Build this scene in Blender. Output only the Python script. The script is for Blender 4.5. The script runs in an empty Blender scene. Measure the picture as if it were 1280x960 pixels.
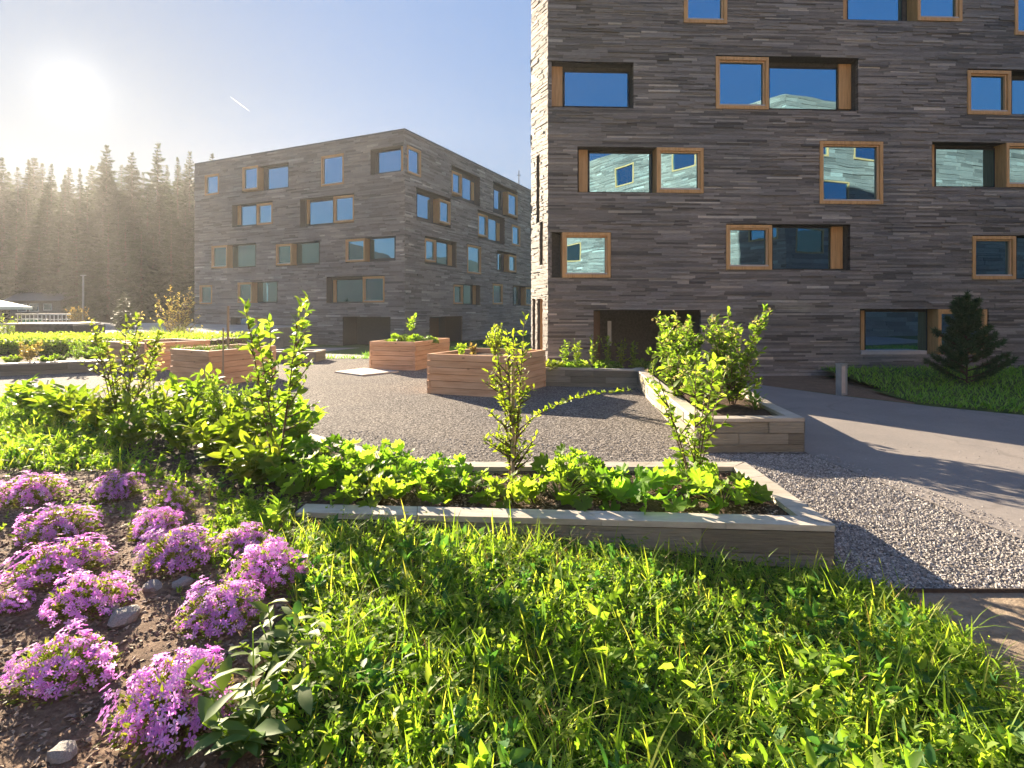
import bpy, math, random
import numpy as np
from mathutils import Vector, Matrix

rng = np.random.default_rng(7)
random.seed(7)
SC = bpy.context.scene
COL = SC.collection
R = math.radians
CH, FP, HY = 2.2, 693.0, 385.0          # eye height, focal length and horizon row of the 1280 px wide frame

# ------------------------------------------------------------------ geometry of the view
def at(px, py, z=0.0):
    d = FP * (CH - z) / (py - HY)
    return np.array([(px - 640) / FP * d, d, z])
def dep(px, py, d):
    return np.array([(px - 640) / FP * d, d, CH - (py - HY) / FP * d])
SUN = np.array([-0.794, 1.0, 0.397]); SUN = SUN / np.linalg.norm(SUN)

# ------------------------------------------------------------------ materials
def mat(name):
    m = bpy.data.materials.new(name); m.use_nodes = True
    nt = m.node_tree; nt.nodes.clear()
    out = nt.nodes.new('ShaderNodeOutputMaterial')
    return m, nt, out
def N(nt, t, **kw):
    n = nt.nodes.new(t)
    for k, v in kw.items():
        if k.startswith('i_'):
            n.inputs[k[2:].replace('_', ' ')].default_value = v
        else:
            setattr(n, k, v)
    return n
def L(nt, a, b): nt.links.new(a, b)
def mathn(nt, op, a, b=None, clamp=False):
    n = nt.nodes.new('ShaderNodeMath'); n.operation = op; n.use_clamp = clamp
    for i, v in enumerate((a, b)):
        if v is None: continue
        if hasattr(v, 'links'): nt.links.new(v, n.inputs[i])
        else: n.inputs[i].default_value = v
    return n.outputs[0]
def ramp(nt, fac, stops, interp='LINEAR'):
    n = nt.nodes.new('ShaderNodeValToRGB'); cr = n.color_ramp; cr.interpolation = interp
    while len(cr.elements) < len(stops): cr.elements.new(0.5)
    for e, (p, c) in zip(cr.elements, stops):
        e.position = p; e.color = (*c, 1)
    nt.links.new(fac, n.inputs[0]); return n.outputs[0]
def mixc(nt, fac, a, b, mode='MIX'):
    n = nt.nodes.new('ShaderNodeMix'); n.data_type = 'RGBA'; n.blend_type = mode
    for sock, v in ((n.inputs[0], fac), (n.inputs[6], a), (n.inputs[7], b)):
        if hasattr(v, 'links'): nt.links.new(v, sock)
        else: sock.default_value = v if not isinstance(v, tuple) or len(v) == 4 else (*v, 1)
    return n.outputs[2]
def objcoord(nt, scale=(1, 1, 1)):
    tc = nt.nodes.new('ShaderNodeTexCoord'); mp = nt.nodes.new('ShaderNodeMapping')
    mp.inputs['Scale'].default_value = scale
    L(nt, tc.outputs['Object'], mp.inputs['Vector']); return mp.outputs[0]
def noise(nt, vec, scale, detail=4, rough=0.6):
    n = nt.nodes.new('ShaderNodeTexNoise'); n.inputs['Scale'].default_value = scale
    n.inputs['Detail'].default_value = detail; n.inputs['Roughness'].default_value = rough
    L(nt, vec, n.inputs['Vector']); return n.outputs['Fac']
def bump(nt, h, strength=0.5, dist=0.02):
    b = nt.nodes.new('ShaderNodeBump'); b.inputs['Strength'].default_value = strength
    b.inputs['Distance'].default_value = dist
    L(nt, h, b.inputs['Height']); return b.outputs[0]
def island(nt): return nt.nodes.new('ShaderNodeNewGeometry').outputs['Random Per Island']
def principled(nt, out, col, rough=0.7, normal=None, spec=0.3, metal=0.0):
    p = nt.nodes.new('ShaderNodeBsdfPrincipled')
    if hasattr(col, 'links'): L(nt, col, p.inputs['Base Color'])
    else: p.inputs['Base Color'].default_value = (*col, 1)
    if hasattr(rough, 'links'): L(nt, rough, p.inputs['Roughness'])
    else: p.inputs['Roughness'].default_value = rough
    p.inputs['Specular IOR Level'].default_value = spec
    p.inputs['Metallic'].default_value = metal
    if normal is not None: L(nt, normal, p.inputs['Normal'])
    L(nt, p.outputs[0], out.inputs[0]); return p

def leaf_mat(name, c1, c2, c3=None, trans=1.0, tfac=0.5, gloss=0.4):
    m, nt, out = mat(name)
    r = island(nt)
    oi = nt.nodes.new('ShaderNodeObjectInfo').outputs['Random']
    stops = [(0.0, tuple(1.2*x for x in c1)), (0.6, tuple(1.2*x for x in c2)), (1.0, tuple(1.15*x for x in (c3 or c2)))]
    col = ramp(nt, r, stops)
    hsv = nt.nodes.new('ShaderNodeHueSaturation')
    L(nt, col, hsv.inputs['Color'])
    L(nt, mathn(nt, 'ADD', mathn(nt, 'MULTIPLY', oi, 0.035), 0.483), hsv.inputs['Hue'])
    L(nt, mathn(nt, 'ADD', mathn(nt, 'MULTIPLY', oi, 0.3), 0.85), hsv.inputs['Value'])
    col = hsv.outputs[0]
    d = nt.nodes.new('ShaderNodeBsdfPrincipled'); L(nt, col, d.inputs['Base Color'])
    d.inputs['Roughness'].default_value = 0.55; d.inputs['Specular IOR Level'].default_value = gloss * .55
    t = nt.nodes.new('ShaderNodeBsdfTranslucent')
    tc = mixc(nt, 1.0, col, (2.25 * trans, 2.2 * trans, 0.85 * trans, 1), 'MULTIPLY')
    L(nt, tc, t.inputs['Color'])
    mx = nt.nodes.new('ShaderNodeMixShader'); mx.inputs[0].default_value = tfac
    L(nt, d.outputs[0], mx.inputs[1]); L(nt, t.outputs[0], mx.inputs[2])
    L(nt, mx.outputs[0], out.inputs[0]); return m

def stone_mat(name, stops, bsc=1.0):
    m, nt, out = mat(name)
    a = nt.nodes.new('ShaderNodeAttribute'); a.attribute_name = 'tone'
    base = ramp(nt, a.outputs['Fac'], stops)
    v = objcoord(nt, (1, 1, 7))
    n1 = noise(nt, v, 6.0 / bsc, 6, 0.7)
    n2 = noise(nt, objcoord(nt, (0.6, 0.6, 16)), 9.0 / bsc, 4, 0.7)
    n3 = noise(nt, objcoord(nt), 0.35 / bsc, 3, 0.5)
    k = ramp(nt, n2, [(0.25, (0.45, 0.45, 0.45)), (0.55, (1, 1, 1)), (0.8, (1.35, 1.33, 1.28))])
    col = mixc(nt, 0.85, base, k, 'MULTIPLY')
    k3 = ramp(nt, n3, [(0.32, (0.74, 0.76, 0.79)), (0.68, (1.2, 1.12, 1.05))])
    col = mixc(nt, 0.8, col, k3, 'MULTIPLY')
    h = mathn(nt, 'ADD', n1, mathn(nt, 'MULTIPLY', n2, 0.8))
    principled(nt, out, col, 0.62, bump(nt, h, 0.9, 0.03 * bsc), 0.35)
    return m

def wood_mat(name, c1, c2, c3, scale=1.0, axis='Z', rough=0.55):
    m, nt, out = mat(name)
    sc = {'Z': (9, 9, 0.7), 'X': (0.7, 9, 9)}[axis]
    v = objcoord(nt, tuple(s * scale for s in sc))
    n1 = noise(nt, v, 2.0, 6, 0.65)
    r = island(nt)
    col = ramp(nt, n1, [(0.3, c1), (0.5, c2), (0.72, c3)])
    kk = ramp(nt, r, [(0, (0.82, 0.8, 0.78)), (0.5, (1, 1, 1)), (1, (1.12, 1.1, 1.08))])
    col = mixc(nt, 0.8, col, kk, 'MULTIPLY')
    if axis == 'X':
        vo = nt.nodes.new('ShaderNodeTexVoronoi'); vo.inputs['Scale'].default_value = 2.6
        L(nt, objcoord(nt, (0.8, 0.8, 1.6)), vo.inputs['Vector'])
        kn = ramp(nt, vo.outputs['Distance'], [(0.05, (0.35, 0.25, 0.2)), (0.12, (1, 1, 1))])
        col = mixc(nt, 0.7, col, kn, 'MULTIPLY')
    principled(nt, out, col, rough, bump(nt, n1, 0.12, 0.004), 0.3)
    return m

def simple_mat(name, col, rough=0.6, var=0.25, nscale=8.0, metal=0.0, spec=0.4, bstr=0.15):
    m, nt, out = mat(name)
    v = objcoord(nt); n1 = noise(nt, v, nscale, 5, 0.6)
    k = ramp(nt, n1, [(0.3, tuple(c * (1 - var) for c in col)), (0.7, tuple(c * (1 + var) for c in col))])
    principled(nt, out, k, rough, bump(nt, n1, bstr, 0.01), spec, metal)
    return m

M = {}
M['slate'] = stone_mat('slate strips', [(0.0, (0.12, 0.110, 0.104)), (0.4, (0.29, 0.264, 0.247)), (0.75, (0.42, 0.383, 0.36)),
                                        (0.93, (0.55, 0.49, 0.43)), (1.0, (0.72, 0.66, 0.59))])
M['slate_far'] = stone_mat('slate strips weathered', [(0.0, (0.19, 0.156, 0.136)), (0.4, (0.35, 0.288, 0.25)), (0.75, (0.46, 0.385, 0.335)),
                                        (0.93, (0.48, 0.425, 0.375)), (1.0, (0.72, 0.65, 0.57))], 1.8)
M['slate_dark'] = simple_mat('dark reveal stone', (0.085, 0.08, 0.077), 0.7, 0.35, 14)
M['larch'] = wood_mat('larch window wood', (0.48, 0.255, 0.10), (0.62, 0.345, 0.145), (0.72, 0.43, 0.20), 1.0, 'Z', 0.5)
M['larch_sash'] = wood_mat('paler sash wood', (0.58, 0.36, 0.19), (0.68, 0.44, 0.25), (0.75, 0.51, 0.31), 1.0, 'Z', 0.5)
M['sill'] = simple_mat('sill metal', (0.55, 0.47, 0.43), 0.4, 0.08, 5)
M['dark'] = simple_mat('dark metal trim', (0.025, 0.026, 0.028), 0.5, 0.2, 8)
M['roof'] = simple_mat('roof sheet', (0.12, 0.12, 0.125), 0.6, 0.15, 3)
M['boxwood'] = wood_mat('raised bed timber', (0.52, 0.27, 0.145), (0.68, 0.40, 0.235), (0.78, 0.50, 0.32), 0.7, 'X', 0.7)
M['greywood'] = wood_mat('stake wood', (0.30, 0.21, 0.14), (0.42, 0.31, 0.21), (0.5, 0.38, 0.27), 1.0, 'Z', 0.7)

def glass_mat(name, base=(0.012, 0.02, 0.028), fac=0.50, tint=(0.34, 0.72, 1.0)):
    m, nt, out = mat(name)
    d = N(nt, 'ShaderNodeBsdfDiffuse'); d.inputs[0].default_value = (*base, 1)
    g = N(nt, 'ShaderNodeBsdfGlossy'); g.inputs['Roughness'].default_value = 0.0; g.inputs[0].default_value = (*tint, 1)
    fr = N(nt, 'ShaderNodeFresnel'); fr.inputs['IOR'].default_value = 1.5
    f = mathn(nt, 'ADD', mathn(nt, 'MULTIPLY', fr.outputs[0], 0.8), fac, True)
    v = objcoord(nt); n1 = noise(nt, v, 0.9, 1, 0.5)
    b = bump(nt, n1, 0.05, 0.05); L(nt, b, g.inputs['Normal'])
    mx = N(nt, 'ShaderNodeMixShader'); L(nt, f, mx.inputs[0]); L(nt, d.outputs[0], mx.inputs[1]); L(nt, g.outputs[0], mx.inputs[2])
    L(nt, mx.outputs[0], out.inputs[0]); return m
M['glass'] = glass_mat('window glass')

def emis_mat(name, col, s):
    m, nt, out = mat(name); e = N(nt, 'ShaderNodeEmission'); e.inputs[0].default_value = (*col, 1); e.inputs[1].default_value = s
    L(nt, e.outputs[0], out.inputs[0]); return m
M['lamp'] = emis_mat('entrance lamp glow', (1.0, 0.45, 0.12), 0.5)

def gravel_mat(name, c1, c2, c3, scale):
    m, nt, out = mat(name)
    v = objcoord(nt)
    vo = nt.nodes.new('ShaderNodeTexVoronoi'); vo.inputs['Scale'].default_value = scale; L(nt, v, vo.inputs['Vector'])
    vo2 = nt.nodes.new('ShaderNodeTexVoronoi'); vo2.inputs['Scale'].default_value = scale * 0.45; L(nt, v, vo2.inputs['Vector'])
    sep = nt.nodes.new('ShaderNodeSeparateColor'); L(nt, vo.outputs['Color'], sep.inputs[0])
    col = ramp(nt, sep.outputs[0], [(0.0, c1), (0.55, c2), (1.0, c3)])
    n3 = noise(nt, v, 0.5, 5, 0.6)
    kk = ramp(nt, n3, [(0.3, (0.86, 0.86, 0.88)), (0.7, (1.1, 1.06, 1.0))])
    col = mixc(nt, 0.9, col, kk, 'MULTIPLY')
    e = ramp(nt, vo.outputs['Distance'], [(0.35, (1, 1, 1)), (0.7, (0.35, 0.34, 0.33))])
    col = mixc(nt, 0.7, col, e, 'MULTIPLY')
    h = mathn(nt, 'SUBTRACT', 1.0, mathn(nt, 'ADD', vo.outputs['Distance'], mathn(nt, 'MULTIPLY', vo2.outputs['Distance'], 0.9)))
    principled(nt, out, col, 0.9, bump(nt, h, 0.55, 0.02), 0.06)
    return m
M['gravel'] = gravel_mat('grey gravel', (0.10, 0.090, 0.083), (0.20, 0.18, 0.166), (0.40, 0.365, 0.335), 34)
M['stonechip'] = simple_mat('gravel stones', (0.33, 0.305, 0.285), 0.75, 0.5, 14, bstr=0.3)

def chip_mat(name, c1, c2, c3):
    m, nt, out = mat(name)
    col = ramp(nt, island(nt), [(0, c1), (0.6, c2), (1, c3)])
    n1 = noise(nt, objcoord(nt), 30, 4, 0.6)
    col = mixc(nt, 0.6, col, ramp(nt, n1, [(0.3, (0.75, 0.75, 0.75)), (0.7, (1.2, 1.2, 1.2))]), 'MULTIPLY')
    principled(nt, out, col, 0.8, bump(nt, n1, 0.4, 0.01), 0.25); return m
M['chips'] = chip_mat('loose gravel', (0.20, 0.18, 0.167), (0.33, 0.30, 0.278), (0.52, 0.485, 0.455))
M['mulch'] = chip_mat('bark mulch', (0.10, 0.065, 0.042), (0.23, 0.155, 0.105), (0.45, 0.34, 0.25))
def soil_mat(name, c1, c2, c3, sc=18):
    m, nt, out = mat(name)
    v = objcoord(nt); n1 = noise(nt, v, sc, 8, 0.72); n2 = noise(nt, v, sc * 0.12, 3, 0.6)
    col = ramp(nt, n1, [(0.3, c1), (0.5, c2), (0.72, c3)])
    col = mixc(nt, 0.7, col, ramp(nt, n2, [(0.3, (0.75, 0.75, 0.75)), (0.7, (1.15, 1.12, 1.1))]), 'MULTIPLY')
    principled(nt, out, col, 0.9, bump(nt, n1, 0.9, 0.05), 0.15); return m
M['soil'] = soil_mat('dark garden soil', (0.035, 0.022, 0.015), (0.085, 0.055, 0.038), (0.15, 0.10, 0.07))
M['bedsoil'] = soil_mat('mulched bed soil', (0.11, 0.068, 0.044), (0.23, 0.15, 0.10), (0.37, 0.26, 0.18), 26)
M['lawnsoil'] = soil_mat('soil under grass', (0.03, 0.035, 0.012), (0.065, 0.075, 0.022), (0.12, 0.12, 0.045), 14)
M['sand'] = soil_mat('sandy earth', (0.22, 0.165, 0.115), (0.33, 0.255, 0.185), (0.42, 0.34, 0.25), 12)
M['grassfar'] = soil_mat('rough turf', (0.035, 0.06, 0.015), (0.07, 0.11, 0.026), (0.12, 0.16, 0.05), 6)
M['paving'] = soil_mat('pale plaza paving', (0.34, 0.31, 0.28), (0.42, 0.385, 0.35), (0.47, 0.44, 0.4), 3)
M['foresthill'] = soil_mat('forest floor', (0.012, 0.018, 0.008), (0.02, 0.028, 0.012), (0.035, 0.045, 0.02), 1.0)

def asphalt():
    m, nt, out = mat('asphalt')
    v = objcoord(nt); n1 = noise(nt, v, 160, 3, 0.8); n2 = noise(nt, v, 0.7, 5, 0.6); n3 = noise(nt, v, 22, 3, 0.6)
    col = ramp(nt, n1, [(0.3, (0.205, 0.185, 0.172)), (0.55, (0.285, 0.26, 0.242)), (0.75, (0.39, 0.36, 0.335))])
    col = mixc(nt, 0.9, col, ramp(nt, n2, [(0.3, (0.85, 0.85, 0.86)), (0.7, (1.12, 1.08, 1.05))]), 'MULTIPLY')
    col = mixc(nt, 0.4, col, ramp(nt, n3, [(0.3, (0.8, 0.8, 0.8)), (0.7, (1.15, 1.15, 1.15))]), 'MULTIPLY')
    n4 = noise(nt, v, 0.28, 6, 0.75)
    col = mixc(nt, 0.8, col, ramp(nt, n4, [(0.36, (0.92, 0.92, 0.93)), (0.5, (1, 1, 1)), (0.66, (1.04, 1.03, 1.03))]), 'MULTIPLY')
    vc = nt.nodes.new('ShaderNodeTexVoronoi'); vc.feature = 'DISTANCE_TO_EDGE'; vc.inputs['Scale'].default_value = 0.22
    wv = nt.nodes.new('ShaderNodeVectorMath'); wv.operation = 'ADD'; L(nt, v, wv.inputs[0])
    nn = nt.nodes.new('ShaderNodeTexNoise'); nn.inputs['Scale'].default_value = 1.3; nn.inputs['Detail'].default_value = 5; L(nt, v, nn.inputs['Vector']); L(nt, nn.outputs['Color'], wv.inputs[1]); L(nt, wv.outputs[0], vc.inputs['Vector'])
    cr = ramp(nt, vc.outputs['Distance'], [(0.0, (0.55, 0.53, 0.52)), (0.0035, (0.6, 0.58, 0.57)), (0.006, (1, 1, 1))])
    col = mixc(nt, 0.35, col, cr, 'MULTIPLY')
    principled(nt, out, col, 0.72, bump(nt, n1, 0.5, 0.008), 0.2); return m
M['asphalt'] = asphalt()

def quartz():
    m, nt, out = mat('layered garden stone')
    r = island(nt)
    col = ramp(nt, r, [(0, (0.15, 0.13, 0.095)), (0.5, (0.225, 0.20, 0.155)), (1, (0.31, 0.28, 0.225))])
    v = objcoord(nt, (1, 1, 5)); n1 = noise(nt, v, 5, 7, 0.7); n2 = noise(nt, objcoord(nt, (0.5, 0.5, 12)), 6, 4, 0.7)
    col = mixc(nt, 0.85, col, ramp(nt, n2, [(0.25, (0.45, 0.42, 0.38)), (0.5, (1, 1, 1)), (0.8, (1.3, 1.27, 1.22))]), 'MULTIPLY')
    principled(nt, out, col, 0.6, bump(nt, mathn(nt, 'ADD', n1, n2), 0.6, 0.03), 0.35); return m
M['quartz'] = quartz()
def coping():
    m, nt, out = mat('pale coping stone')
    r = island(nt)
    col = ramp(nt, r, [(0, (0.40, 0.35, 0.29)), (0.5, (0.47, 0.42, 0.36)), (1, (0.54, 0.49, 0.43))])
    n1 = noise(nt, objcoord(nt, (0.5, 3, 3)), 5, 7, 0.7); n2 = noise(nt, objcoord(nt), 2.2, 5, 0.65)
    col = mixc(nt, 0.7, col, ramp(nt, n1, [(0.3, (0.6, 0.58, 0.55)), (0.6, (1.1, 1.1, 1.1))]), 'MULTIPLY')
    col = mixc(nt, 0.6, col, ramp(nt, n2, [(0.3, (0.7, 0.7, 0.66)), (0.6, (1.1, 1.1, 1.1))]), 'MULTIPLY')
    principled(nt, out, col, 0.55, bump(nt, n1, 0.3, 0.01), 0.35); return m
M['coping'] = coping()

M['leaf_mantle'] = leaf_mat('rounded garden leaf', (0.08, 0.15, 0.02), (0.13, 0.215, 0.028), (0.19, 0.27, 0.045), 1.05, 0.58)
M['leaf_hosta'] = leaf_mat('yellow green leaf', (0.075, 0.135, 0.018), (0.125, 0.20, 0.024), (0.20, 0.25, 0.04), 1.0, 0.5)
M['leaf_shrub'] = leaf_mat('shrub leaf', (0.065, 0.115, 0.018), (0.11, 0.175, 0.026), (0.19, 0.24, 0.055), 1.1, 0.55)
M['leaf_feather'] = leaf_mat('fine fresh leaf', (0.10, 0.17, 0.018), (0.16, 0.24, 0.026), (0.25, 0.30, 0.05), 1.1, 0.5)
M['leaf_sage'] = leaf_mat('grey green leaf', (0.075, 0.14, 0.035), (0.115, 0.19, 0.05), (0.17, 0.24, 0.08), 0.7, 0.42)
M['leaf_dock'] = leaf_mat('dark weed leaf', (0.03, 0.085, 0.025), (0.055, 0.125, 0.035), (0.10, 0.175, 0.05), 0.8, 0.45)
M['leaf_phlox'] = leaf_mat('phlox foliage', (0.075, 0.11, 0.02), (0.12, 0.16, 0.03), (0.2, 0.2, 0.06), 0.9, 0.4)
M['leaf_grass'] = leaf_mat('grass blades', (0.10, 0.17, 0.02), (0.17, 0.25, 0.03), (0.34, 0.33, 0.08), 1.05, 0.55)
M['leaf_weed'] = leaf_mat('weed leaves', (0.07, 0.14, 0.02), (0.125, 0.215, 0.03), (0.21, 0.275, 0.055), 1.05, 0.55)
M['leaf_lawn'] = leaf_mat('shaded lawn blades', (0.10, 0.22, 0.03), (0.15, 0.29, 0.045), (0.22, 0.34, 0.07), 0.9, 0.4)
M['leaf_reed'] = leaf_mat('reed leaves', (0.11, 0.16, 0.03), (0.17, 0.22, 0.045), (0.26, 0.28, 0.08), 1.0, 0.5)
M['leaf_red'] = leaf_mat('reddish shrub leaves', (0.16, 0.11, 0.055), (0.22, 0.17, 0.08), (0.26, 0.24, 0.12), 1.0, 0.4)
M['needle'] = leaf_mat('spruce needles', (0.014, 0.026, 0.012), (0.022, 0.038, 0.017), (0.034, 0.052, 0.02), 0.8, 0.25, 0.2)
M['needle_pine'] = leaf_mat('pine needles', (0.026, 0.060, 0.030), (0.042, 0.088, 0.042), (0.075, 0.13, 0.06), 0.8, 0.25, 0.3)
M['needle_pale'] = leaf_mat('pale spruce needles', (0.05, 0.065, 0.035), (0.07, 0.09, 0.05), (0.09, 0.11, 0.06), 0.5, 0.15, 0.2)
def petal(name, a, b, c):
    m = leaf_mat(name, a, b, c, 1.0, 0.45, 0.2)
    for n in m.node_tree.nodes:
        if n.type == 'MIX' and n.blend_type == 'MULTIPLY': n.inputs[7].default_value = (1.25, 0.9, 1.25, 1)
    return m
M['petal'] = petal('phlox petals', (0.58, 0.23, 0.61), (0.72, 0.39, 0.74), (0.84, 0.60, 0.84))
M['blossom'] = leaf_mat('cream blossom', (0.6, 0.5, 0.36), (0.7, 0.6, 0.45), (0.75, 0.66, 0.52), 0.6, 0.4)
M['bark'] = simple_mat('brown bark', (0.09, 0.06, 0.04), 0.85, 0.4, 20, bstr=0.5)
M['twig'] = simple_mat('twig bark', (0.13, 0.085, 0.055), 0.8, 0.3, 30, bstr=0.2)
M['steel'] = simple_mat('galvanised metal', (0.36, 0.37, 0.38), 0.45, 0.12, 6, 0.6)
M['rust'] = simple_mat('rusty steel', (0.055, 0.04, 0.033), 0.75, 0.3, 20)
M['white'] = simple_mat('white paint', (0.75, 0.74, 0.72), 0.5, 0.05, 6)
M['canvas'] = simple_mat('pale canvas', (0.62, 0.72, 0.66), 0.8, 0.05, 4)
M['concrete'] = simple_mat('concrete slab', (0.50, 0.45, 0.39), 0.75, 0.12, 9)
M['rock'] = simple_mat('light rock', (0.27, 0.245, 0.22), 0.85, 0.35, 9, bstr=0.6)
M['darkwall'] = simple_mat('dark rough wall', (0.13, 0.115, 0.105), 0.85, 0.4, 4, bstr=0.4)
M['brown'] = simple_mat('brown door panel', (0.15, 0.07, 0.035), 0.5, 0.2, 6)
m_, nt_, out_ = mat('contrail vapour'); t_ = N(nt_, 'ShaderNodeBsdfTranslucent'); t_.inputs[0].default_value = (.95, .95, .95, 1); tr_ = N(nt_, 'ShaderNodeBsdfTransparent')
x_ = N(nt_, 'ShaderNodeMixShader'); x_.inputs[0].default_value = .28; L(nt_, tr_.outputs[0], x_.inputs[1]); L(nt_, t_.outputs[0], x_.inputs[2]); L(nt_, x_.outputs[0], out_.inputs[0]); M['contrail'] = m_

# ------------------------------------------------------------------ mesh helpers
class MB:
    """collects vertices and faces of any size, with a tone per face"""
    def __init__(s): s.v = []; s.f = []; s.n = 0; s.t = []; s.soft = False
    def add(s, verts, faces, tone=None):
        verts = np.asarray(verts, float).reshape(-1, 3); s.v.append(verts)
        for f in faces:
            s.f.append(tuple(i + s.n for i in f)); s.t.append(0.5 if tone is None else tone)
        s.n += len(verts); return s
    def box(s, lo, hi, tone=None):
        x0, y0, z0 = lo; x1, y1, z1 = hi
        return s.add([(x0,y0,z0),(x1,y0,z0),(x1,y1,z0),(x0,y1,z0),(x0,y0,z1),(x1,y0,z1),(x1,y1,z1),(x0,y1,z1)],
                     [(0,3,2,1),(4,5,6,7),(0,1,5,4),(1,2,6,5),(2,3,7,6),(3,0,4,7)], tone)
    def obox(s, o, U, V, W, tone=None):
        o, U, V, W = map(np.asarray, (o, U, V, W))
        p = [o, o+U, o+U+V, o+V, o+W, o+U+W, o+U+V+W, o+V+W]
        return s.add(p, [(0,3,2,1),(4,5,6,7),(0,1,5,4),(1,2,6,5),(2,3,7,6),(3,0,4,7)], tone)
    def tube(s, pts, rad, n=6, cap=True):
        pts = np.asarray(pts, float); rad = np.broadcast_to(rad, (len(pts),))
        vs = []
        for i, p in enumerate(pts):
            d = pts[min(i+1, len(pts)-1)] - pts[max(i-1, 0)]; d = d / (np.linalg.norm(d) + 1e-9)
            a = np.array([0, 0, 1.]) if abs(d[2]) < 0.9 else np.array([1., 0, 0])
            u = np.cross(d, a); u /= np.linalg.norm(u); w = np.cross(d, u)
            for k in range(n):
                an = 2 * math.pi * k / n; vs.append(p + rad[i] * (math.cos(an) * u + math.sin(an) * w))
        fs = []
        for i in range(len(pts) - 1):
            for k in range(n):
                fs.append((i*n+k, i*n+(k+1) % n, (i+1)*n+(k+1) % n, (i+1)*n+k)); s.soft = s.soft or n < 6
        if cap: fs.append(tuple(range((len(pts)-1)*n, len(pts)*n))); fs.append(tuple(range(n))[::-1])
        return s.add(vs, fs)
    def arrays(s, V, F):
        """a big batch: V (k,3), F (m,c) ints"""
        s.v.append(V)
        for f in (F + s.n).tolist(): s.f.append(tuple(f)); s.t.append(0.5)
        s.n += len(V); s.soft = True; return s
    def mesh(s, name, tone=False, smooth=None):
        smooth = s.soft if smooth is None else smooth
        V = np.concatenate(s.v) if s.v else np.zeros((0, 3))
        me = bpy.data.meshes.new(name)
        lens = np.array([len(f) for f in s.f], int)
        flat = np.fromiter((i for f in s.f for i in f), int)
        me.vertices.add(len(V)); me.vertices.foreach_set('co', V.astype(np.float32).ravel())
        me.loops.add(len(flat)); me.loops.foreach_set('vertex_index', flat.astype(np.int32))
        me.polygons.add(len(lens))
        me.polygons.foreach_set('loop_start', np.concatenate([[0], np.cumsum(lens)[:-1]]).astype(np.int32))
        if tone:
            a = me.attributes.new('tone', 'FLOAT', 'FACE'); a.data.foreach_set('value', np.array(s.t, np.float32))
        me.update(calc_edges=True); me.validate()
        me.polygons.foreach_set('use_smooth', np.full(len(me.polygons), bool(smooth)))
        return me

def tag(o, label=None, cat=None, group=None, kind=None):
    if label: o['label'] = label
    if cat: o['category'] = cat
    if group: o['group'] = group
    if kind: o['kind'] = kind
    return o
def empty(name, loc, label, cat, group=None, rz=0.0, sc=1.0):
    o = bpy.data.objects.new(name, None); COL.objects.link(o); o.location = loc; o.rotation_euler = (0, 0, rz)
    o.scale = (sc, sc, sc) if not hasattr(sc, '__len__') else sc
    return tag(o, label, cat, group)
def link(name, me, m, parent=None, world=False):
    if isinstance(me, MB): me = me.mesh(name)
    o = bpy.data.objects.new(name, me); COL.objects.link(o)
    if m is not None and len(me.materials) == 0: me.materials.append(m)
    if parent is not None:
        o.parent = parent
        if world:
            r = parent
            while r.parent: r = r.parent
            if parent is r:
                o.location = -Vector(r.location)
    return o
def struct(name, me, m): return tag(link(name, me, m), kind='structure')
def stuff(name, me, m, label, cat): return tag(link(name, me, m), label, cat, kind='stuff')
def dup(src, loc, rz, label, group=None, sc=1.0):
    r = src.copy(); COL.objects.link(r); r.location = loc; r.rotation_euler = (0, 0, rz)
    r.scale = (sc, sc, sc) if not hasattr(sc, '__len__') else sc
    r['label'] = label
    if group: r['group'] = group
    for ch in list(src.children):
        c = ch.copy(); COL.objects.link(c); c.parent = r
        for g in list(ch.children):
            d = g.copy(); COL.objects.link(d); d.parent = c
    return r

def norm(a): return a / (np.linalg.norm(a, axis=-1, keepdims=True) + 1e-9)
def rand_dirs(n, zlo=-1, zhi=1):
    z = rng.uniform(zlo, zhi, n); a = rng.uniform(0, 2*math.pi, n); r = np.sqrt(np.maximum(0, 1 - z*z))
    return np.stack([r*np.cos(a), r*np.sin(a), z], 1)
def place(T, F, pos, D, Nn, s, w=1.0):
    """copies of template T (x along D, y sideways, z along the normal) -> V, F arrays"""
    T = np.asarray(T, float); F = np.asarray(F, int); m = len(pos)
    D = norm(np.asarray(D, float)); S = norm(np.cross(Nn, D)); NN = np.cross(D, S)
    s = np.broadcast_to(s, (m,))[:, None, None]; w = np.broadcast_to(w, (m,))[:, None, None]
    V = pos[:, None, :] + s * (T[None, :, 0:1] * D[:, None] + w * T[None, :, 1:2] * S[:, None] + T[None, :, 2:3] * NN[:, None])
    FF = F[None] + (np.arange(m) * len(T))[:, None, None]
    return V.reshape(-1, 3), FF.reshape(-1, F.shape[1])

LEAF = ([(0,0,0),(.28,.21,.05),(.3,0,0),(.28,-.21,.05),(.68,.17,.0),(.68,0,-.05),(.68,-.17,.0),(1,0,-.16)],
        [(0,2,1),(0,3,2),(1,2,4),(2,5,4),(2,3,5),(3,6,5),(4,5,7),(5,6,7)])
SMALL = ([(0,0,0),(.5,.26,.06),(.5,0,0),(.5,-.26,.06),(1,0,-.06)], [(0,2,1),(0,3,2),(1,2,4),(2,3,4)])
def blade_T(c):
    xs = [0, .4, .75, 1]; ws = [.5, .46, .3, 0]
    v = []
    for x, w in zip(xs, ws):
        if w: v += [(x*(1-.18*c*x), w, -c*x*x*.6), (x*(1-.18*c*x), -w, -c*x*x*.6)]
        else: v += [(x*(1-.18*c*x), 0, -c*x*x*.6)]
    return v, [(0,1,2),(1,3,2),(2,3,4),(3,5,4),(4,5,6)]
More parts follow.
